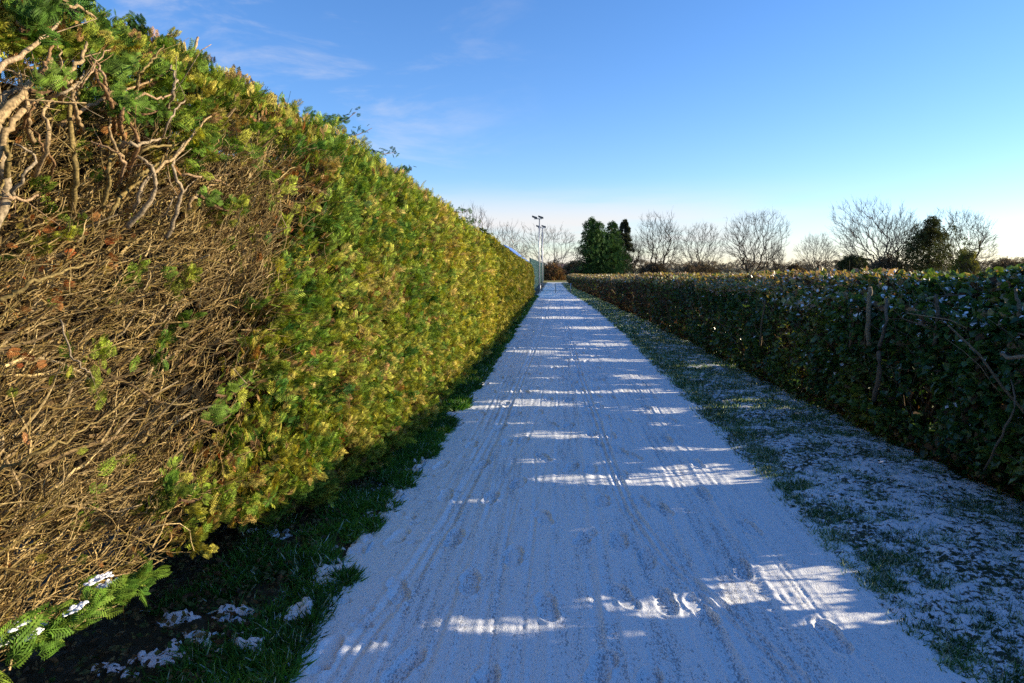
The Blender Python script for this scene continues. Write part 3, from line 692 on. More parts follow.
    pw = MB(); add_tubes(pw, P, np.array([.006, .005, .003])[None]+np.zeros((n, 1)), 3, palette(rng.random(n), [(.16, .09, .05), (.34, .22, .13), (.30, .14, .07)])); part(pw, 'dead_twig_patch', M_bark, root, kind='stuff')
    # ---------------- thick limbs at the near end
    def limb(pts, r0, r1, col, X=-1.5):
        P = np.array([on_x(px, py, X+dx) for px, py, dx in pts]); K = 22
        s = np.linspace(0, len(P)-1, K); i = np.clip(s.astype(int), 0, len(P)-2); t = (s-i)[:, None]
        pm = lambda k: P[np.clip(k, 0, len(P)-1)]
        a, b, c, d = pm(i-1), pm(i), pm(i+1), pm(i+2)
        Q = .5*((2*b)+(c-a)*t+(2*a-5*b+4*c-d)*t**2+(-a+3*b-3*c+d)*t**3)+rng.normal(0, .0032, (K, 3))
        r0, r1 = r0*.66, r1*.42
        m = MB(); add_tubes(m, Q[None], (np.linspace(r0, r1, K)*(1+.18*(rng.random(K)-.5)))[None], 9, col)
        for _ in range(rng.integers(2, 5)):           # short snapped side stubs
            k = rng.integers(4, K-3); dd = (Q[k+1]-Q[k]); dd /= np.linalg.norm(dd); dd = dd+rng.normal(0, .7, 3); L = rng.uniform(.03, .10); e = np.linspace(0, 1, 4)[:, None]
            add_tubes(m, (Q[k]+dd*L*e+rng.normal(0, .003, (4, 3))*e)[None], (np.linspace(r1*.5, r1*.28, 4))[None], 5, np.array(col)*.9)
        part(m, 'branch', M_bark, root, True)
    g1, g2, g3 = (.27, .21, .13), (.31, .22, .11), (.19, .14, .05)
    limb([(-14, 250, 0), (2, 205, .04), (3, 160, .06), (-4, 120, .02), (4, 95, 0), (28, 88, -.02)], .026, .016, g1, -1.62)
    limb([(-10, 125, .0), (12, 105, .03), (30, 86, .03), (52, 60, -.04)], .024, .013, g2, -1.55)
    limb([(-4, 160, 0), (14, 122, .03), (36, 100, .03), (60, 78, -.05)], .017, .010, g2, -1.55)
    limb([(125, 226, -.08), (146, 208, .0), (155, 186, .04), (152, 168, .04), (140, 158, .0), (126, 155, -.06)], .017, .009, g1, -1.5)
    limb([(166, 238, -.06), (176, 212, .0), (181, 188, .04), (172, 168, .03), (180, 150, 0), (196, 132, -.03)], .014, .009, g1, -1.47)
    limb([(34, 175, -.1), (44, 150, 0), (49, 128, .03), (44, 112, 0), (52, 100, -.05)], .012, .009, g2, -1.5)
    limb([(72, 212, -.1), (76, 180, 0), (74, 150, .02), (70, 110, -.02), (78, 90, -.08)], .018, .012, g3, -1.58)
    limb([(95, 215, -.1), (108, 190, 0), (110, 165, .02), (120, 140, 0), (140, 112, -.06)], .014, .009, g3, -1.55)
    limb([(12, 196, -.04), (24, 178, .02), (36, 158, .03), (22, 148, .03), (14, 144, 0)], .008, .005, g1, -1.45)
    limb([(150, 175, 0), (170, 160, .03), (188, 142, .03), (206, 120, 0), (224, 108, -.05)], .010, .006, g2, -1.47)
    limb([(105, 230, -.1), (112, 210, 0), (128, 190, 0), (150, 172, 0), (172, 150, -.05)], .013, .008, g3, -1.56)
    limb([(58, 128, -.05), (80, 112, .0), (108, 95, .02), (140, 84, .0), (170, 70, -.03)], .012, .006, (.30, .2, .1), -1.6)
    limb([(160, 130, -.1), (172, 100, .0), (184, 74, .03), (190, 58, .02), (198, 38, 0)], .020, .014, (.36, .25, .14), -1.72)
    limb([(146, 96, -.2), (143, 70, 0), (141, 52, .0), (142, 38, 0), (143, 28, 0)], .035, .028, (.24, .14, .08), -1.8)
    limb([(20, 24, -.1), (40, 8, 0), (62, -6, 0), (84, -22, 0)], .015, .010, g2, -1.55)
    limb([(40, -4, -.1), (62, 4, .02), (80, 8, .0), (96, 18, -.05)], .012, .007, g2, -1.55)
    limb([(0, 300, -.05), (30, 284, 0), (60, 272, .02), (92, 262, -.02)], .010, .006, g3, -1.45)
    limb([(60, 320, -.1), (72, 356, 0), (88, 372, .03), (96, 380, 0)], .005, .003, g1, -1.35)
    limb([(236, 112, -.1), (244, 100, 0), (250, 92, 0), (254, 82, 0)], .014, .011, (.34, .22, .12), -1.7)
    limb([(288, 106, -.1), (284, 102, 0), (284, 98, 0)], .012, .010, (.34, .16, .09), -1.7)
    limb([(0, 470, -.1), (40, 452, 0), (84, 430, .03), (120, 405, 0)], .008, .005, g3, -1.5)
    limb([(-20, 90, -.1), (-5, 72, 0), (10, 62, 0), (40, 40, 0), (60, 20, -.05)], .018, .009, (.34, .25, .15), -1.6)
    limb([(85, 612, -.1), (80, 596, .02), (98, 577, .03), (140, 573, 0)], .005, .003, (.3, .2, .1), -1.45)
    for i in range(30):
        px, py = rng.uniform(-20, 215), rng.uniform(95, 235); q = [(px, py, -.12)]; a = rng.uniform(35, 95)
        for j in range(4): a += rng.normal(0, 24); L = rng.uniform(12, 22); px += L*math.cos(R(a)); py -= L*math.sin(R(a)); q.append((px, py, [-.02, .03, .0, -.05][j]))
        c = [g1, g2, g3, (.22, .13, .06), (.30, .20, .11)][i % 5]; k = rng.uniform(.004, .010); limb(q, k*1.5, k, c, -1.54+.0002*px)
    # main trunks planted along the row, seen under the skirt
    for i, y in enumerate(np.arange(1.3, 12, .62)):
        K = 8; x0 = -LA(y)-.62+rng.normal(0, .05); t = np.linspace(0, 1, K); P = np.stack([x0+rng.normal(0, .02, K).cumsum()*.6, y+rng.normal(0, .02, K).cumsum()*.6, t*1.9-.05], 1)
        m = MB(); add_tubes(m, P[None], np.linspace(.045, .022, K)[None], 8, (.05, .035, .022)); part(m, 'trunk', M_bark, root, True)
    # low living branch reaching out over the ground, snow on it
    sh = MB(); a, b = on_x(-20, 668, -1.40), on_x(152, 574, -1.22)
    n = 120; t = rng.random(n)**.85; P = a+(b-a)*t[:, None]+rng.normal(0, .022, (n, 3))*(1.3-t)[:, None]; D = (b-a)/np.linalg.norm(b-a)*1.0+rng.normal(0, .42, (n, 3))
    K = 7; tt = np.linspace(0, 1, K)[:, None]; D = D*1.0; inst(sh, FR_A, FR_Af, P, D, rng.uniform(-3, 3, n), (.090-.035*t)*rng.uniform(.5, 1.2, n), palette(rng.random(n), [(.05, .12, .015), (.10, .19, .02), (.17, .24, .03)]), .3)
    low = part(sh, 'low_branch', M_conifer, root, label='bright green low cypress branch with snow on it')
    sn = MB(); sv = FR_B*np.array([1, 1, 1])
    k = (t < .75) & (rng.random(n) < .42); M = P[k]+np.array([0.004, -.03, .018])
    c_ = a+(b-a)*rng.uniform(-.05, .72, (9, 1))+rng.normal(0, .03, (9, 3))+[0, 0, .015]; M = np.repeat(c_, 30, 0)
    sn_blob(sn, M+rng.normal(0, 1, M.shape)*[.007, .010, .002]+(b-a)/np.linalg.norm(b-a)*rng.normal(0, .014, (len(M), 1)), rng.uniform(.003, .009, len(M)))
    o = part(sn, 'snow', M_snow, low, True, 'stuff')
def sn_blob(mb, P, s):
    """small irregular caps of snow"""
    nu, nv = 8, 5; th = np.arange(nu)*2*math.pi/nu; ph = np.linspace(0, 1, nv)
    T, Q = np.meshgrid(th, ph); 
    for p, r in zip(P, s):
        rr = r*(1+.5*(rng.random((1, nu))-.5)+.15*(rng.random((nv, nu))-.5)); 
        x = rr*np.sin(Q*math.pi/2+.02)*np.cos(T); y = rr*np.sin(Q*math.pi/2+.02)*np.sin(T)*1.3; z = rr*.45*np.cos(Q*math.pi/2)
        V = np.stack([x+p[0], y+p[1], z+p[2]], -1).reshape(-1, 3); j = np.arange(nu); a = (np.arange(nv-1)*nu)[:, None]
        mb.add(V, np.stack([a+j, a+nu+j, a+nu+(j+1) % nu, a+(j+1) % nu], -1).reshape(-1, 4), (.8, .8, .8))
left_hedge()

# ================================================================== grass, litter, snow lumps
gv = np.array([(-.07, 0, 0), (.07, 0, 0), (.06, .4, .05), (-.06, .4, .05), (.03, .75, .16), (-.03, .75, .16), (0, 1, .30)], float)
gf4 = np.array([(0, 1, 2, 3), (3, 2, 4, 5)]); gf3 = np.array([(5, 4, 6, 6)])
gfa = np.array([(0, 1, 2), (0, 2, 3), (3, 2, 4), (3, 4, 5), (5, 4, 6)])
def blades(mb, X, Y, z, L, lean, cols_, wd=1.0):
    n = len(X); a = rng.uniform(0, 6.28, n); D = np.stack([np.cos(a)*lean, np.sin(a)*lean, np.ones(n)], 1)
    s = np.stack([L*wd, L, L], 1); inst(mb, gv, gfa, np.stack([X, Y, z], 1), D, rng.uniform(0, 6.28, n), s, cols_, .3)
def tuft(mb, tx, ty, per, rad, L0, L1, lean0, lean1, pal_, wd, nseed, fr=.0):
    n = len(tx)*per; FRO = fr; X = np.repeat(tx, per)+rng.normal(0, rad, n); Y = np.repeat(ty, per)+rng.normal(0, rad, n); L = rng.uniform(L0, L1, n)
    c = palette(fbm(X*3, Y*3, 0, nseed)+rng.normal(0, .15, n), pal_); w_ = (rng.random(n) < FRO)*rng.uniform(.3, 1, n)
    c = c*(1-w_[:, None])+np.array([.55, .62, .60])*w_[:, None]
    blades(mb, X, Y, np.full(n, -.005), L, rng.uniform(lean0, lean1, n), c, wd)
gr = MB()
def rverge(n, y0, y1, L0, L1, wd):
    Y = y0+(y1-y0)*rng.random(n); u = rng.random(n)**.85; X = PR(Y)+.0+u*(RA(Y)+.35-PR(Y))
    k = (fbm(X*6, Y*6, 0, 101, 3)+.30*noise(X*19, Y*19, 0, 103)-.12+rng.normal(0, .05, n)) > .57+.22*sstep(.12, 0, X-PR(Y))-.06*sstep(.55, 1.1, u)
    X, Y = X[k], Y[k]; n = len(X)
    blades(gr, X, Y, np.full(n, -.005), rng.uniform(L0, L1, n), rng.uniform(.5, 2.6, n), palette(fbm(X*3, Y*3, 0, 102)+rng.normal(0, .15, n), [(.02, .05, .015), (.03, .085, .022), (.05, .12, .03), (.10, .13, .04)]), wd)
def rtuft(n, y0, y1, L0, L1, wd, per, rad):
    Y = y0+(y1-y0)*rng.random(n); u = rng.random(n)**.9; X = PR(Y)-.04+u*(RA(Y)+.35-PR(Y))
    k = .5+.55*(fbm(X*4.5, Y*4.5, 0, 101, 3)-.5)+.30*(noise(X*14, Y*14, 0, 103)-.5)+rng.normal(0, .08, n) > .36+.14*sstep(.12, 0, X-PR(Y))-.06*sstep(.45, .9, u)-.03*sstep(7, 4, Y)
    tuft(gr, X[k], Y[k], per, rad, L0, L1, .3, 2.4, [(.02, .06, .02), (.03, .10, .028), (.055, .15, .04), (.11, .18, .05)], wd, 102, .42)
rtuft(19000, 1.2, 7, .02, .06, .9, 13, .018); rtuft(16000, 7, 16, .03, .07, 1.5, 9, .024); rtuft(20000, 16, 73, .04, .09, 3.2, 5, .035)
tag(gr.build('verge_grass', M_grass), 'short dark green grass showing through thin snow below the ivy hedge', 'grass', kind='stuff')
gl = MB()
def lverge(n, y0, y1, L0, L1, wd, per):
    Y = y0+(y1-y0)*rng.random(n); u = rng.random(n)**1.5*.75-.05; X = PL(Y)-u*(LA(Y)-.45)
    k = (fbm(X*3.5, Y*3.5, 0, 111, 3)+.30*(noise(X*10, Y*10, 0, 113)-.5)+rng.normal(0, .05, n) > .40+.26*sstep(.25, .6, u)+.14*sstep(.06, -.06, u)) & (snow_mask(X, Y) < .3)
    tuft(gl, X[k], Y[k], per, .018*wd**.5, L0, L1, .5, 2.6, [(.02, .06, .014), (.04, .12, .018), (.07, .20, .025), (.15, .24, .03)], wd, 112, .07)
lverge(13000, 1.2, 7, .04, .10, .75, 9); lverge(13000, 7, 16, .05, .13, 1.2, 7); lverge(8000, 16, LEND+2, .06, .13, 2.4, 5)
tag(gl.build('hedge_foot_grass', M_grass), 'lusher green grass along the foot of the sunlit cypress hedge', 'grass', kind='stuff')
# litter under the left hedge
lt = MB(); n = 9000; Y = 1.2+rng.random(n)*9; X = PL(Y)-.25-rng.random(n)*1.2
kv = np.array([(0, 0, 0), (.3, .45, .1), (0, 1, 0), (-.3, .45, .1)], float); kf = np.array([(0, 1, 2), (0, 2, 3)])
D = rdir(n)*[1, 1, .35]; inst(lt, kv, kf, np.stack([X, Y, .02+.03*rng.random(n)], 1), D, rng.uniform(0, 6, n), rng.uniform(.02, .05, n), palette(rng.random(n), [(.04, .025, .014), (.14, .085, .04), (.04, .09, .02), (.20, .14, .07)]), .4)
tag(lt.build('leaf_litter', M_litter), 'dark fallen leaves and scraps under the cypress hedge', 'leaf litter', kind='stuff')
# ================================================================== trees
def bare_tree(name, px0, px1, ptop, Y, label, group, seed, lean=0.0, nstem=1, spread=.75, bc=((.045, .033, .024), (.13, .10, .07)), h0=.0, dense=1.0, up=.25):
    r = np.random.default_rng(seed)
    pc = (px0+px1)/2; H = on_y(pc, ptop, Y)[2]; xl, xr = on_y(px0, 270, Y)[0], on_y(px1, 270, Y)[0]; Wd = xr-xl; cxm = (xl+xr)/2
    bx = cxm-lean*Wd                                        # foot of the tree
    root = empty(name, (bx, Y, 0), label, 'tree', group)
    # points in the crown volume that the limbs grow towards
    n = int(800*dense); v = r.normal(size=(n*3, 3)); v /= np.linalg.norm(v, axis=1, keepdims=True); v *= r.uniform(.15, 1, (n*3, 1))**.5
    lob = .50+.95*fbm(v[:, 0]*1.6+9, v[:, 1]*1.6+9, v[:, 2]*1.6, seed, 2)
    A = v*lob[:, None]*np.array([Wd/2*1.02, Wd/2, .46*H])+np.array([0, 0, .56*H]); A = A[(A[:, 2] > .10*H) & (A[:, 2] < H)][:n]
    A[:, 0] += cxm; A[:, 1] += Y; A[:, 2] *= H/A[:, 2].max()
    st = .028*H; P = [np.array([bx+dx, Y, -.06]) for dx in (np.linspace(-.05, .05, nstem)*Wd if nstem > 1 else [0.0])]; par = [-1]*nstem
    th = .16*H
    for q in range(nstem):
        k = q; d0 = np.array([lean*.8+(q-(nstem-1)/2)*.35, r.normal(0, .05), 1.0]); d0 /= np.linalg.norm(d0)
        for _ in range(int(th/st)): P.append(P[k]+d0*st+r.normal(0, .004*H, 3)*[1, 1, 0]); par.append(k); k = len(P)-1
    b0 = np.array(P[-1]); NP = len(P)+len(A); Q = np.zeros((NP, 3)); Q[:len(P)] = np.array(P); pr = np.full(NP, -1); pr[:len(par)] = par
    plen = np.zeros(NP)
    for i in range(len(P)):
        if par[i] >= 0: plen[i] = plen[par[i]]+np.linalg.norm(Q[i]-Q[par[i]])
    low = 0.5*th
    A = A[np.argsort(np.linalg.norm(A-np.array([bx, Y, .15*H]), axis=1))]; c = len(P)
    for p_ in A:                                             # each point joins the tree where the way from the foot stays short
        d = np.linalg.norm(Q[:c]-p_, axis=1); cost = d+.45*plen[:c]+1.2*np.maximum(0, Q[:c, 2]-p_[2])+np.where(Q[:c, 2] < low, 9*H, 0)
        k = cost.argmin(); Q[c] = p_; pr[c] = k; plen[c] = plen[k]+d[k]; c += 1
    # split long links with a slight bow
    P = [q for q in Q]; par = list(pr)
    for i in range(NP):
        k = pr[i]
        if k >= 0 and np.linalg.norm(Q[i]-Q[k]) > .05*H:
            m_ = (Q[i]+Q[k])/2+r.normal(0, .006*H, 3)+[0, 0, -.006*H]; P.append(m_); par[i] = len(P)-1; par.append(k)
    P = np.array(P); par = np.array(par)
    # parents before children
    depth = np.zeros(len(P), int); 
    for _ in range(200):
        nd_ = np.where(par >= 0, depth[par]+1, 0)
        if (nd_ == depth).all(): break
        depth = nd_
    o_ = np.argsort(depth, kind='stable'); inv = np.empty(len(P), int); inv[o_] = np.arange(len(P)); P = P[o_]; par = np.where(par[o_] >= 0, inv[par[o_]], -1)
    n = len(P); rad = np.zeros(n); acc = np.zeros(n); rt = .0015*H; kid = np.zeros(n, int)
    for i in range(n-1, -1, -1):
        rad[i] = max(rt, acc[i]**(1/2.1)) if acc[i] > 0 else rt
        if par[i] >= 0: acc[par[i]] += rad[i]**2.1; kid[par[i]] += 1
    rad = np.minimum(rad, .026*H)
    has = par >= 0; child = np.nonzero(has)[0]
    trunk_set = np.zeros(n, bool)
    for q in np.nonzero(par < 0)[0]:
        chain = [q]
        while len(chain) < 14:
            ch = child[par[child] == chain[-1]]
            if not len(ch): break
            chain.append(ch[rad[ch].argmax()])
        trunk_set[chain[1:]] = True; tr = MB(); add_tubes(tr, P[chain][None], rad[chain][None]*1.05, 7, bc[0]); part(tr, 'trunk', M_farbark, root, True)
    ch = child[~trunk_set[child]]; big = rad[ch] > rt*2.0
    for nm, sel, S_ in (('limbs', ch[big], 5), ('crown', ch[~big], 3)):
        if not len(sel): continue
        m = MB(); seg = np.stack([P[par[sel]], P[sel]], 1); rr = np.stack([np.minimum(rad[par[sel]], rad[sel]*1.25), rad[sel]], 1)
        add_tubes(m, seg, rr, S_, palette(r.random(len(sel)), bc))
        if nm == 'crown':
            tips = np.nonzero((rad < rt*1.6) & has)[0]; j = np.repeat(tips, 3); d = P[j]-P[par[j]]; d /= np.linalg.norm(d, axis=1, keepdims=True)
            o_ = P[j]-np.array([bx+.5*(cxm-bx), Y, .28*H]); o_ /= np.linalg.norm(o_, axis=1, keepdims=True); d = d*.45+o_*.9+r.normal(0, .38, d.shape)+[lean*.4, 0, .15]; L = r.uniform(.02, .06, len(j))*H
            seg = np.stack([P[j], P[j]+d*(L*.5)[:, None], P[j]+(d+r.normal(0, .2, d.shape))*L[:, None]], 1)
            seg[..., 0] = np.clip(seg[..., 0], xl-.03*Wd, xr+.03*Wd); add_tubes(m, seg, np.array([1, .8, .55])[None]*rt*.7+np.zeros((len(j), 1)), 3, palette(r.random(len(j)), bc))
        part(m, nm, M_farbark, root, False, 'stuff')
    return root
def conifer(name, px0, px1, ptop, Y, label, group, seed, shape='column', cs=((.02, .055, .02), (.045, .10, .03), (.08, .13, .045)), n=3800, size=.62, base=0.02):
    r = np.random.default_rng(seed)
    pc = (px0+px1)/2; H = on_y(pc, ptop, Y)[2]; xl, xr = on_y(px0, 270, Y)[0], on_y(px1, 270, Y)[0]; Rd = (xr-xl)/2*(1.0 if shape == 'cone' else 1.25); cx = (xl+xr)/2
    root = empty(name, (cx, Y, 0), label, 'tree', group)
    # the crown is several overlapping leaders, each a ragged spire
    if shape == 'cone': sub = [(0, 0, 1.0, 1.0)]
    else:
        m_ = 6 if shape == 'column' else 9
        sub = [(r.uniform(-.5, .5), r.uniform(-.5, .5), r.uniform(.62, .97), r.uniform(.45, .7)) for _ in range(m_)]+[(0, 0, 1.0, .55), (.15, 0, .97, .4)]
    k = r.integers(0, len(sub), n); sb_ = np.array(sub)[k]
    t = r.random(n)**.85; prof = np.interp(t, [0, .1, .45, .75, .93, 1], [.9, 1, .9 if shape != 'cone' else .62, .5 if shape != 'cone' else .33, .2, .02])
    a = r.uniform(0, 6.28, n)
    lump = np.clip(-.25+2.5*fbm(np.cos(a)*2.2+5+k*3, np.sin(a)*2.2+5, t*13, seed, 2), .3, 1.5)
    if shape == 'cone':          # whorls of drooping boughs
        nb = 96; bt = np.sort(r.uniform(0, 1, nb))**.9; ba = r.uniform(0, 6.28, nb); bl = r.uniform(.65, 1.15, nb)
        w_ = r.integers(0, nb, n); t = bt[w_]; a = ba[w_]+r.normal(0, .12, n); q = r.uniform(.15, 1, n)
    rad = Rd*sb_[:, 3]*prof*lump*np.sqrt(r.uniform(.05, 1, n)); z = base*H+t*H*sb_[:, 2]*(1-base)
    P = np.stack([cx+sb_[:, 0]*Rd*(1-.35*t)+rad*np.cos(a), Y+sb_[:, 1]*Rd+rad*np.sin(a), z-.05], 1)
    if shape == 'cone':
        rad = Rd*bl[w_]*(1-t)**.8*q; P = np.stack([cx+rad*np.cos(a), Y+rad*np.sin(a), base*H+t*H*.985-.28*rad*q+.05*H*(1-t)*q**3+r.normal(0, .010*H, n)], 1)
    D = np.stack([np.cos(a), np.sin(a), np.full(n, .55 if shape != 'cone' else -.15)], 1)+r.normal(0, .4, (n, 3))
    cw = MB(); inst(cw, FR_C, FR_Cf, P, D, r.uniform(0, 6.28, n), size*r.uniform(.5, 1.2, n)*H/9, palette(fbm(np.cos(a)*2, np.sin(a)*2, t*6, seed+1)+r.normal(0, .15, n), cs), .5)
    part(cw, 'crown', M_far, root)
    tr = MB(); K = 8; tt = np.linspace(0, 1, K); add_tubes(tr, np.stack([cx+0*tt, Y+0*tt, tt*H*.93-.06], 1)[None], np.linspace(.03*H, .004*H, K)[None], 7, (.06, .04, .03)); part(tr, 'trunk', M_farbark, root, True)
    # limbs that show between the foliage
    m = 60; a = r.uniform(0, 6.28, m); tz = r.uniform(.1, .95, m); L = Rd*.8*np.interp(tz, [0, .5, 1], [1, .8, .1]); e = np.linspace(0, 1, 3)[None, :, None]
    d = np.stack([np.cos(a)*L, np.sin(a)*L, L*(.35 if shape != 'cone' else -.1)], 1)
    lb = MB(); add_tubes(lb, np.stack([cx+0*a, Y+0*a, tz*H], 1)[:, None]+d[:, None]*e, np.linspace(.007*H, .002*H, 3)[None]+np.zeros((m, 1)), 3, (.08, .06, .045)); part(lb, 'limbs', M_farbark, root)
    return root
def bush(name, px0, px1, ptop, Y, label, group, seed, cs, n=1500, leafy=.5, twig=700):
    r = np.random.default_rng(seed); pc = (px0+px1)/2; H = on_y(pc, ptop, Y)[2]; xl, xr = on_y(px0, 270, Y)[0], on_y(px1, 270, Y)[0]; cx, Rd = (xl+xr)/2, (xr-xl)/2
    root = empty(name, (cx, Y, 0), label, 'bush', group)
    v = r.normal(size=(n, 3)); v /= np.linalg.norm(v, axis=1, keepdims=True); v[:, 2] = np.abs(v[:, 2]); q = r.uniform(.3, 1, n)**.5*(.65+.7*fbm(v[:, 0]*2+3, v[:, 1]*2+3, v[:, 2]*2, seed, 2))
    P = v*q[:, None]*np.array([Rd, min(Rd, 4), H])+np.array([cx, Y, -.03])
    cw = MB(); inst(cw, FR_C, FR_Cf, P, v+r.normal(0, .4, v.shape), r.uniform(0, 6, n), leafy*r.uniform(.5, 1.2, n), palette(r.random(n), cs), .5); part(cw, 'foliage', M_far, root)
    a = r.uniform(0, 6.28, twig); R1 = r.uniform(0, .9, twig); e = np.linspace(0, 1, 4)[None, :, None]
    D = np.stack([np.cos(a)*R1*Rd, np.sin(a)*R1*min(Rd, 4), H*np.sqrt(1-R1**2)*r.uniform(.7, 1.08, twig)], 1); B = np.stack([np.cos(a)*R1*Rd*.35+cx, np.sin(a)*R1*2*.4+Y, -.05+0*a], 1)
    st = MB(); add_tubes(st, B[:, None]+D[:, None]*e*np.array([.75, .75, 1])+r.normal(0, .05*H, (twig, 4, 3))*e, np.linspace(.014, .006, 4)[None]*H*.45+np.zeros((twig, 1)), 3, palette(r.random(twig), [(.08, .06, .045), (.2, .15, .11)])); part(st, 'stems', M_farbark, root, kind='stuff')
    return root
gB = 'bare winter trees beyond the right hedge'
bare_tree('bare_tree', 636, 684, 214, 105, 'bare round crowned tree with forked trunk, just right of the evergreen clump', gB, 1, 0, 2)
bare_tree('bare_tree', 676, 722, 225, 112, 'shorter bare tree, second to the right of the evergreen clump', gB, 2, 0, 2)
bare_tree('bare_tree', 722, 782, 214, 100, 'broad dense bare tree standing alone at mid hedge, third right of the evergreen clump', gB, 34, 0, 2, dense=1.2)
bare_tree('bare_tree', 768, 784, 244, 98, 'thin small bare tree tucked at the right edge of the broad bare tree', gB, 4, 0, 1)
bare_tree('bare_tree', 797, 838, 234, 110, 'small pale bare tree left of the windswept leaning tree', gB, 5, 0, 2)
bare_tree('bare_tree', 828, 906, 201, 88, 'tall windswept bare tree leaning left with two slanting stems', gB, 16, -.26, 2, bc=((.07, .055, .045), (.18, .14, .11)))
bare_tree('bare_tree', 880, 930, 214, 97, 'tangled bare tree squeezed between windswept tree and dark evergreen', gB, 7, .1, 2)
bare_tree('bare_tree', 930, 996, 210, 92, 'wide bare tree behind the dark evergreen at the far right', gB, 8, .06, 3)
bare_tree('bare_tree', 622, 646, 236, 108, 'slim bare tree low against the spruce at the evergreen clump', gB, 9, 0, 1)
gL = 'bare trees beyond the cypress hedge'
bare_tree('bare_tree', 514, 584, 226, 96, 'pale brown bare tree behind the two lamp poles', gL, 10, 0, 2, dense=.75, bc=((.15, .11, .07), (.33, .25, .17)))
bare_tree('bare_tree', 452, 498, 209, 70, 'faint bare tree whose twigs peep over the cypress hedge top nearest the camera', gL, 11, .1, 2, dense=.45, bc=((.2, .16, .12), (.36, .3, .24)))
bare_tree('bare_tree', 484, 526, 224, 80, 'bare treetop above the cypress hedge beside the blue roofed shed', gL, 12, 0, 2, dense=.6, bc=((.2, .15, .11), (.36, .28, .2)))
gE = 'evergreens at the left end of the tree line'
conifer('cypress_tree', 573, 610, 219, 96, 'dark green columnar evergreen, leftmost of the clump by the lane end', gE, 21, 'column')
conifer('cypress_tree', 591, 632, 222, 98, 'narrow dark evergreen between columnar tree and spruce', gE, 22, 'column', n=3400)
conifer('spruce_tree', 604, 643, 221, 102, 'pointed open spruce at the right of the evergreen clump', gE, 23, 'cone', cs=((.03, .04, .025), (.06, .07, .04), (.09, .085, .055)), n=4600, size=.5)
conifer('spruce_tree', 898, 958, 217, 84, 'dark bushy evergreen standing between bare trees at the far right', None, 24, 'round', cs=((.03, .04, .015), (.06, .07, .022), (.10, .085, .04)), n=3000)
gU = 'shrubs along the far field edge'
gcol = [(.02, .035, .012), (.05, .06, .02), (.09, .08, .03)]; bcol = [(.07, .05, .03), (.13, .09, .05), (.18, .12, .07)]
bush('shrub', 838, 866, 254, 80, 'rounded dark evergreen shrub left of the dark evergreen tree', gU, 31, gcol)
bush('shrub', 955, 978, 251, 78, 'yellow green shrub at the foot of the far right bare tree', gU, 32, [(.08, .10, .02), (.16, .16, .03), (.2, .17, .04)])
bush('shrub', 866, 905, 258, 86, 'brown thicket under the windswept bare tree', gU, 33, bcol)
bush('shrub', 640, 668, 264, 98, 'brown thicket at the foot of the round crowned bare tree', gU, 34, bcol)
bush('shrub', 672, 724, 265, 96, 'low brown thicket under the second bare tree', gU, 35, bcol)
bush('shrub', 560, 590, 262, 100, 'pale brown thicket at the end of the lane left of the evergreens', gU, 36, [(.14, .09, .05), (.22, .15, .08), (.12, .12, .05)])
bush('shrub', 540, 566, 266, 92, 'reddish brown thicket facing the end of the lane', gU, 37, [(.22, .10, .05), (.28, .16, .07), (.14, .12, .05)])
bush('shrub', 988, 1030, 260, 100, 'low distant brown shrub at the far right edge', gU, 38, bcol)
bush('shrub', 786, 806, 266, 104, 'small round shrub between broad tree and small pale tree', gU, 39, bcol)
# far hedgerow line closing the field
hr = MB(); n = 26000; X = rng.uniform(-140, 330, n); Y = 190+rng.normal(0, 3, n); H = 1.0+2.2*fbm(X*.06, 0, 0, 120)+1.6*noise(X*.35, 0, 0, 121); z = H*rng.random(n)
inst(hr, FR_C, FR_Cf, np.stack([X, Y, z], 1), rdir(n)+[0, 0, .8], rng.uniform(0, 6, n), rng.uniform(.5, 1.1, n), palette(fbm(X*.05, 3, 0, 122)+rng.normal(0, .2, n), [(.05, .05, .03), (.10, .08, .05), (.17, .13, .09), (.20, .16, .13)]), .4)
tag(hr.build('distant_hedgerow', M_far), 'low brown line of distant trees closing the field at the horizon', 'hedgerow', kind='stuff')

# ================================================================== built things at the lane end
M_steel = plain('galvanised_steel', (.42, .43, .44), .45, .6, 6, .15); M_green = plain('green_painted_mesh', (.10, .19, .16), .5, .2, 3, .2)
M_blue = plain('blue_sheet_roof', (.10, .20, .52), .5, .1, 1.5, .2); M_wall = plain('grey_render', (.33, .32, .30), .8, 0, 2, .2); M_brick = plain('pale_brick', (.42, .22, .15), .8, 0, 5, .3)
M_dark = plain('lamp_housing', (.09, .09, .10), .5, .3); M_glass = plain('lamp_glass', (.45, .47, .5), .1, 0); M_roof = plain('tile_roof', (.20, .12, .09), .8, 0, 4, .3); M_frame = plain('white_frame', (.6, .6, .58), .5)
M_pane = plain('window_glass', (.03, .04, .05), .1)
def cyl(mb, x, y, z0, z1, r0, r1, col=(.5, .5, .5), S=10): add_tubes(mb, np.array([[(x, y, z0), (x, y, (z0+z1)/2), (x, y, z1)]]), np.array([[r0, (r0+r1)/2, r1]]), S, col)
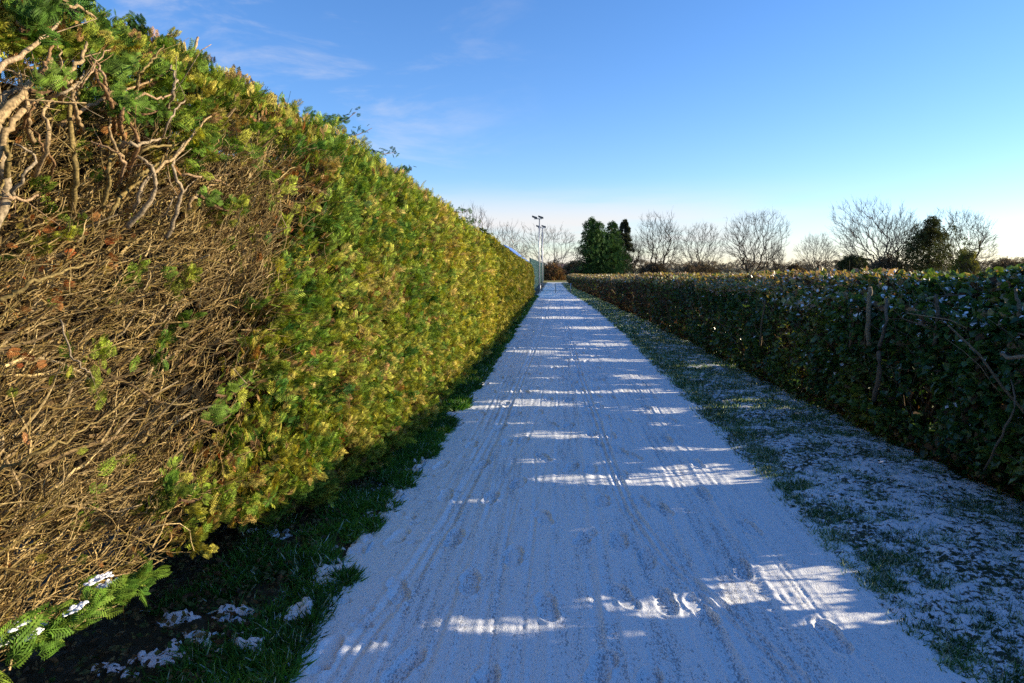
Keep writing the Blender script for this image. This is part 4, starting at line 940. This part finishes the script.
def lamp(px, ptop, Y, label):
    t = on_y(px, ptop, Y); x, H = t[0], t[2]
    root = empty('floodlight_pole', (x, Y, 0), label, 'lamp post', 'floodlight poles beside the mesh fence')
    m = MB(); cyl(m, x, Y, -.05, H, .07, .045); part(m, 'pole', M_steel, root, True)
    m = MB(); box(m, x-.16, x+.16, Y-.16, Y+.16, -.04, .03); part(m, 'base_plate', M_steel, root)
    m = MB(); box(m, x-.42, x+.18, Y-.04, Y+.04, H-.02, H+.05); part(m, 'cross_arm', M_steel, root)
    for dx in (-.38, .10):
        m = MB(); v = []
        for a, b in ((-.2, .10), (.2, -.04), (.2, .09), (-.2, .22)):
            for yy in (-.16, .16): v.append((x+dx+a, Y+yy, H+.05+b))
        m.add(v, [(0, 2, 3, 1), (2, 4, 5, 3), (4, 6, 7, 5), (6, 0, 1, 7), (0, 6, 4, 2), (1, 3, 5, 7)]); hd = part(m, 'lamp_head', M_dark, root)
        m = MB(); m.add([(x+dx-.17, Y-.13, H+.128), (x+dx+.17, Y-.13, H+.009), (x+dx+.17, Y+.13, H+.009), (x+dx-.17, Y+.13, H+.128)], [(0, 1, 2, 3)]); part(m, 'glass', M_glass, hd)
lamp(539.5, 219, 54, 'taller looking floodlight pole, nearer of the two by the mesh fence')
lamp(542.6, 228, 62, 'shorter looking floodlight pole, farther of the two by the mesh fence')
# green mesh fence along the lane
root = empty('mesh_fence', (-1.3, 39, 0), 'tall grey green mesh fence running on after the cypress hedge', 'fence')
y0, y1 = 38.0, 88.0; fy = np.linspace(y0, y1, 21); fx = lambda y: -1.38-.02*(y-38)*.1
for i, y in enumerate(fy):
    m = MB(); x = fx(y); box(m, x-.04, x+.04, y-.04, y+.04, -.06, 2.15); part(m, 'post', M_green, root)
for i in range(20):
    m = MB(); a, b = fy[i]+.05, fy[i+1]-.05; xa = fx((a+b)/2)
    for z in np.arange(.08, 2.1, .2): box(m, xa-.008, xa+.008, a, b, z, z+.014)
    for y in np.arange(a, b, .07): box(m, xa-.006, xa+.006, y, y+.022, .05, 2.08)
    part(m, 'mesh_panel', M_green, root)
# low barrier across the lane
gY = 44.0; root = empty('low_barrier', (0, gY, 0), 'low steel barrier gate with a centre post across the lane', 'gate')
for x, h in ((-.95, .62), (0.02, .60), (1.0, .62)):
    m = MB(); cyl(m, x, gY, -.03, h, .032, .032); part(m, 'post', M_steel, root, True)
for z in (.14, .58):
    for a, b in ((-.93, -.01), (.05, .98)):
        m = MB(); add_tubes(m, np.array([[(a, gY, z), ((a+b)/2, gY, z), (b, gY, z)]]), np.full((1, 3), .018), 8, (.4, .4, .4)); part(m, 'rail', M_steel, root, True)
# shed with blue roof, left of the fence
root = empty('blue_roofed_shed', (-5.4, 58, 0), 'low grey shed with a bright blue roof behind the mesh fence', 'shed')
m = MB(); x0, x1, ya, yb, ze, zr = -6.3, -2.15, 56, 66, 1.8, 3.35; xm = -4.15
m.add([(x0, ya, -.06), (x1, ya, -.06), (x1, ya, ze), (xm, ya, zr), (x0, ya, ze), (x0, yb, -.06), (x1, yb, -.06), (x1, yb, ze), (xm, yb, zr), (x0, yb, ze)], [(0, 1, 2, 2), (5, 6, 7, 7)][:0] or [(0, 1, 6, 5), (1, 2, 7, 6), (0, 5, 9, 4), (0, 1, 2, 4), (5, 9, 7, 6)]); 
m.add([(x0, ya, ze), (x1, ya, ze), (xm, ya, zr), (x0, yb, ze), (x1, yb, ze), (xm, yb, zr)], [(0, 1, 2), (3, 5, 4)]); part(m, 'wall', M_wall, root)
for s, xe in ((1, x1+.25), (-1, x0-.25)):
    m = MB(); sl_ = (zr-ze)/(abs(x1-xm) if s > 0 else abs(x0-xm)); z_e = zr-sl_*abs(xe-xm)+.02; v = []
    for yy in (ya-.3, yb+.3):
        for zz in (0, .10): v += [(xm, yy, zr+.02+zz), (xe, yy, z_e+zz)]
    m.add(v, [(0, 1, 3, 2), (4, 6, 7, 5), (0, 4, 5, 1), (2, 3, 7, 6), (0, 2, 6, 4), (1, 5, 7, 3)]); part(m, 'roof', M_blue, root)
for xx in (-5.2, -3.2):
    m = MB(); box(m, xx-.5, xx+.5, ya-.03, ya+.02, .9, 1.6); wd_ = part(m, 'window', M_frame, root); m = MB(); box(m, xx-.43, xx+.43, ya-.05, ya-.032, .97, 1.53); part(m, 'pane', M_pane, wd_)
# small brick hut closing the view
c = on_y(559, 279, 110); x = c[0]; root = empty('brick_hut', (x, 110, 0), 'tiny pinkish brick hut seen in line with the end of the lane', 'hut')
m = MB(); box(m, x-1.6, x+1.6, 110, 113, -.06, 1.5); part(m, 'wall', M_brick, root)
m = MB(); m.add([(x-1.8, 109.7, 1.5), (x+1.8, 109.7, 1.5), (x+1.8, 113.3, 1.5), (x-1.8, 113.3, 1.5), (x-1.8, 111.5, 2.2), (x+1.8, 111.5, 2.2)], [(0, 1, 5, 4), (2, 3, 4, 5), (0, 3, 2, 1)]); m.add([(x-1.8, 109.7, 1.5), (x-1.8, 111.5, 2.2), (x-1.8, 113.3, 1.5), (x+1.8, 109.7, 1.5), (x+1.8, 113.3, 1.5), (x+1.8, 111.5, 2.2)], [(0, 1, 2), (3, 4, 5)]); part(m, 'roof', M_roof, root)
m = MB(); box(m, x-.4, x+.4, 109.95, 110.01, .0, 1.3); part(m, 'door', M_frame, root)
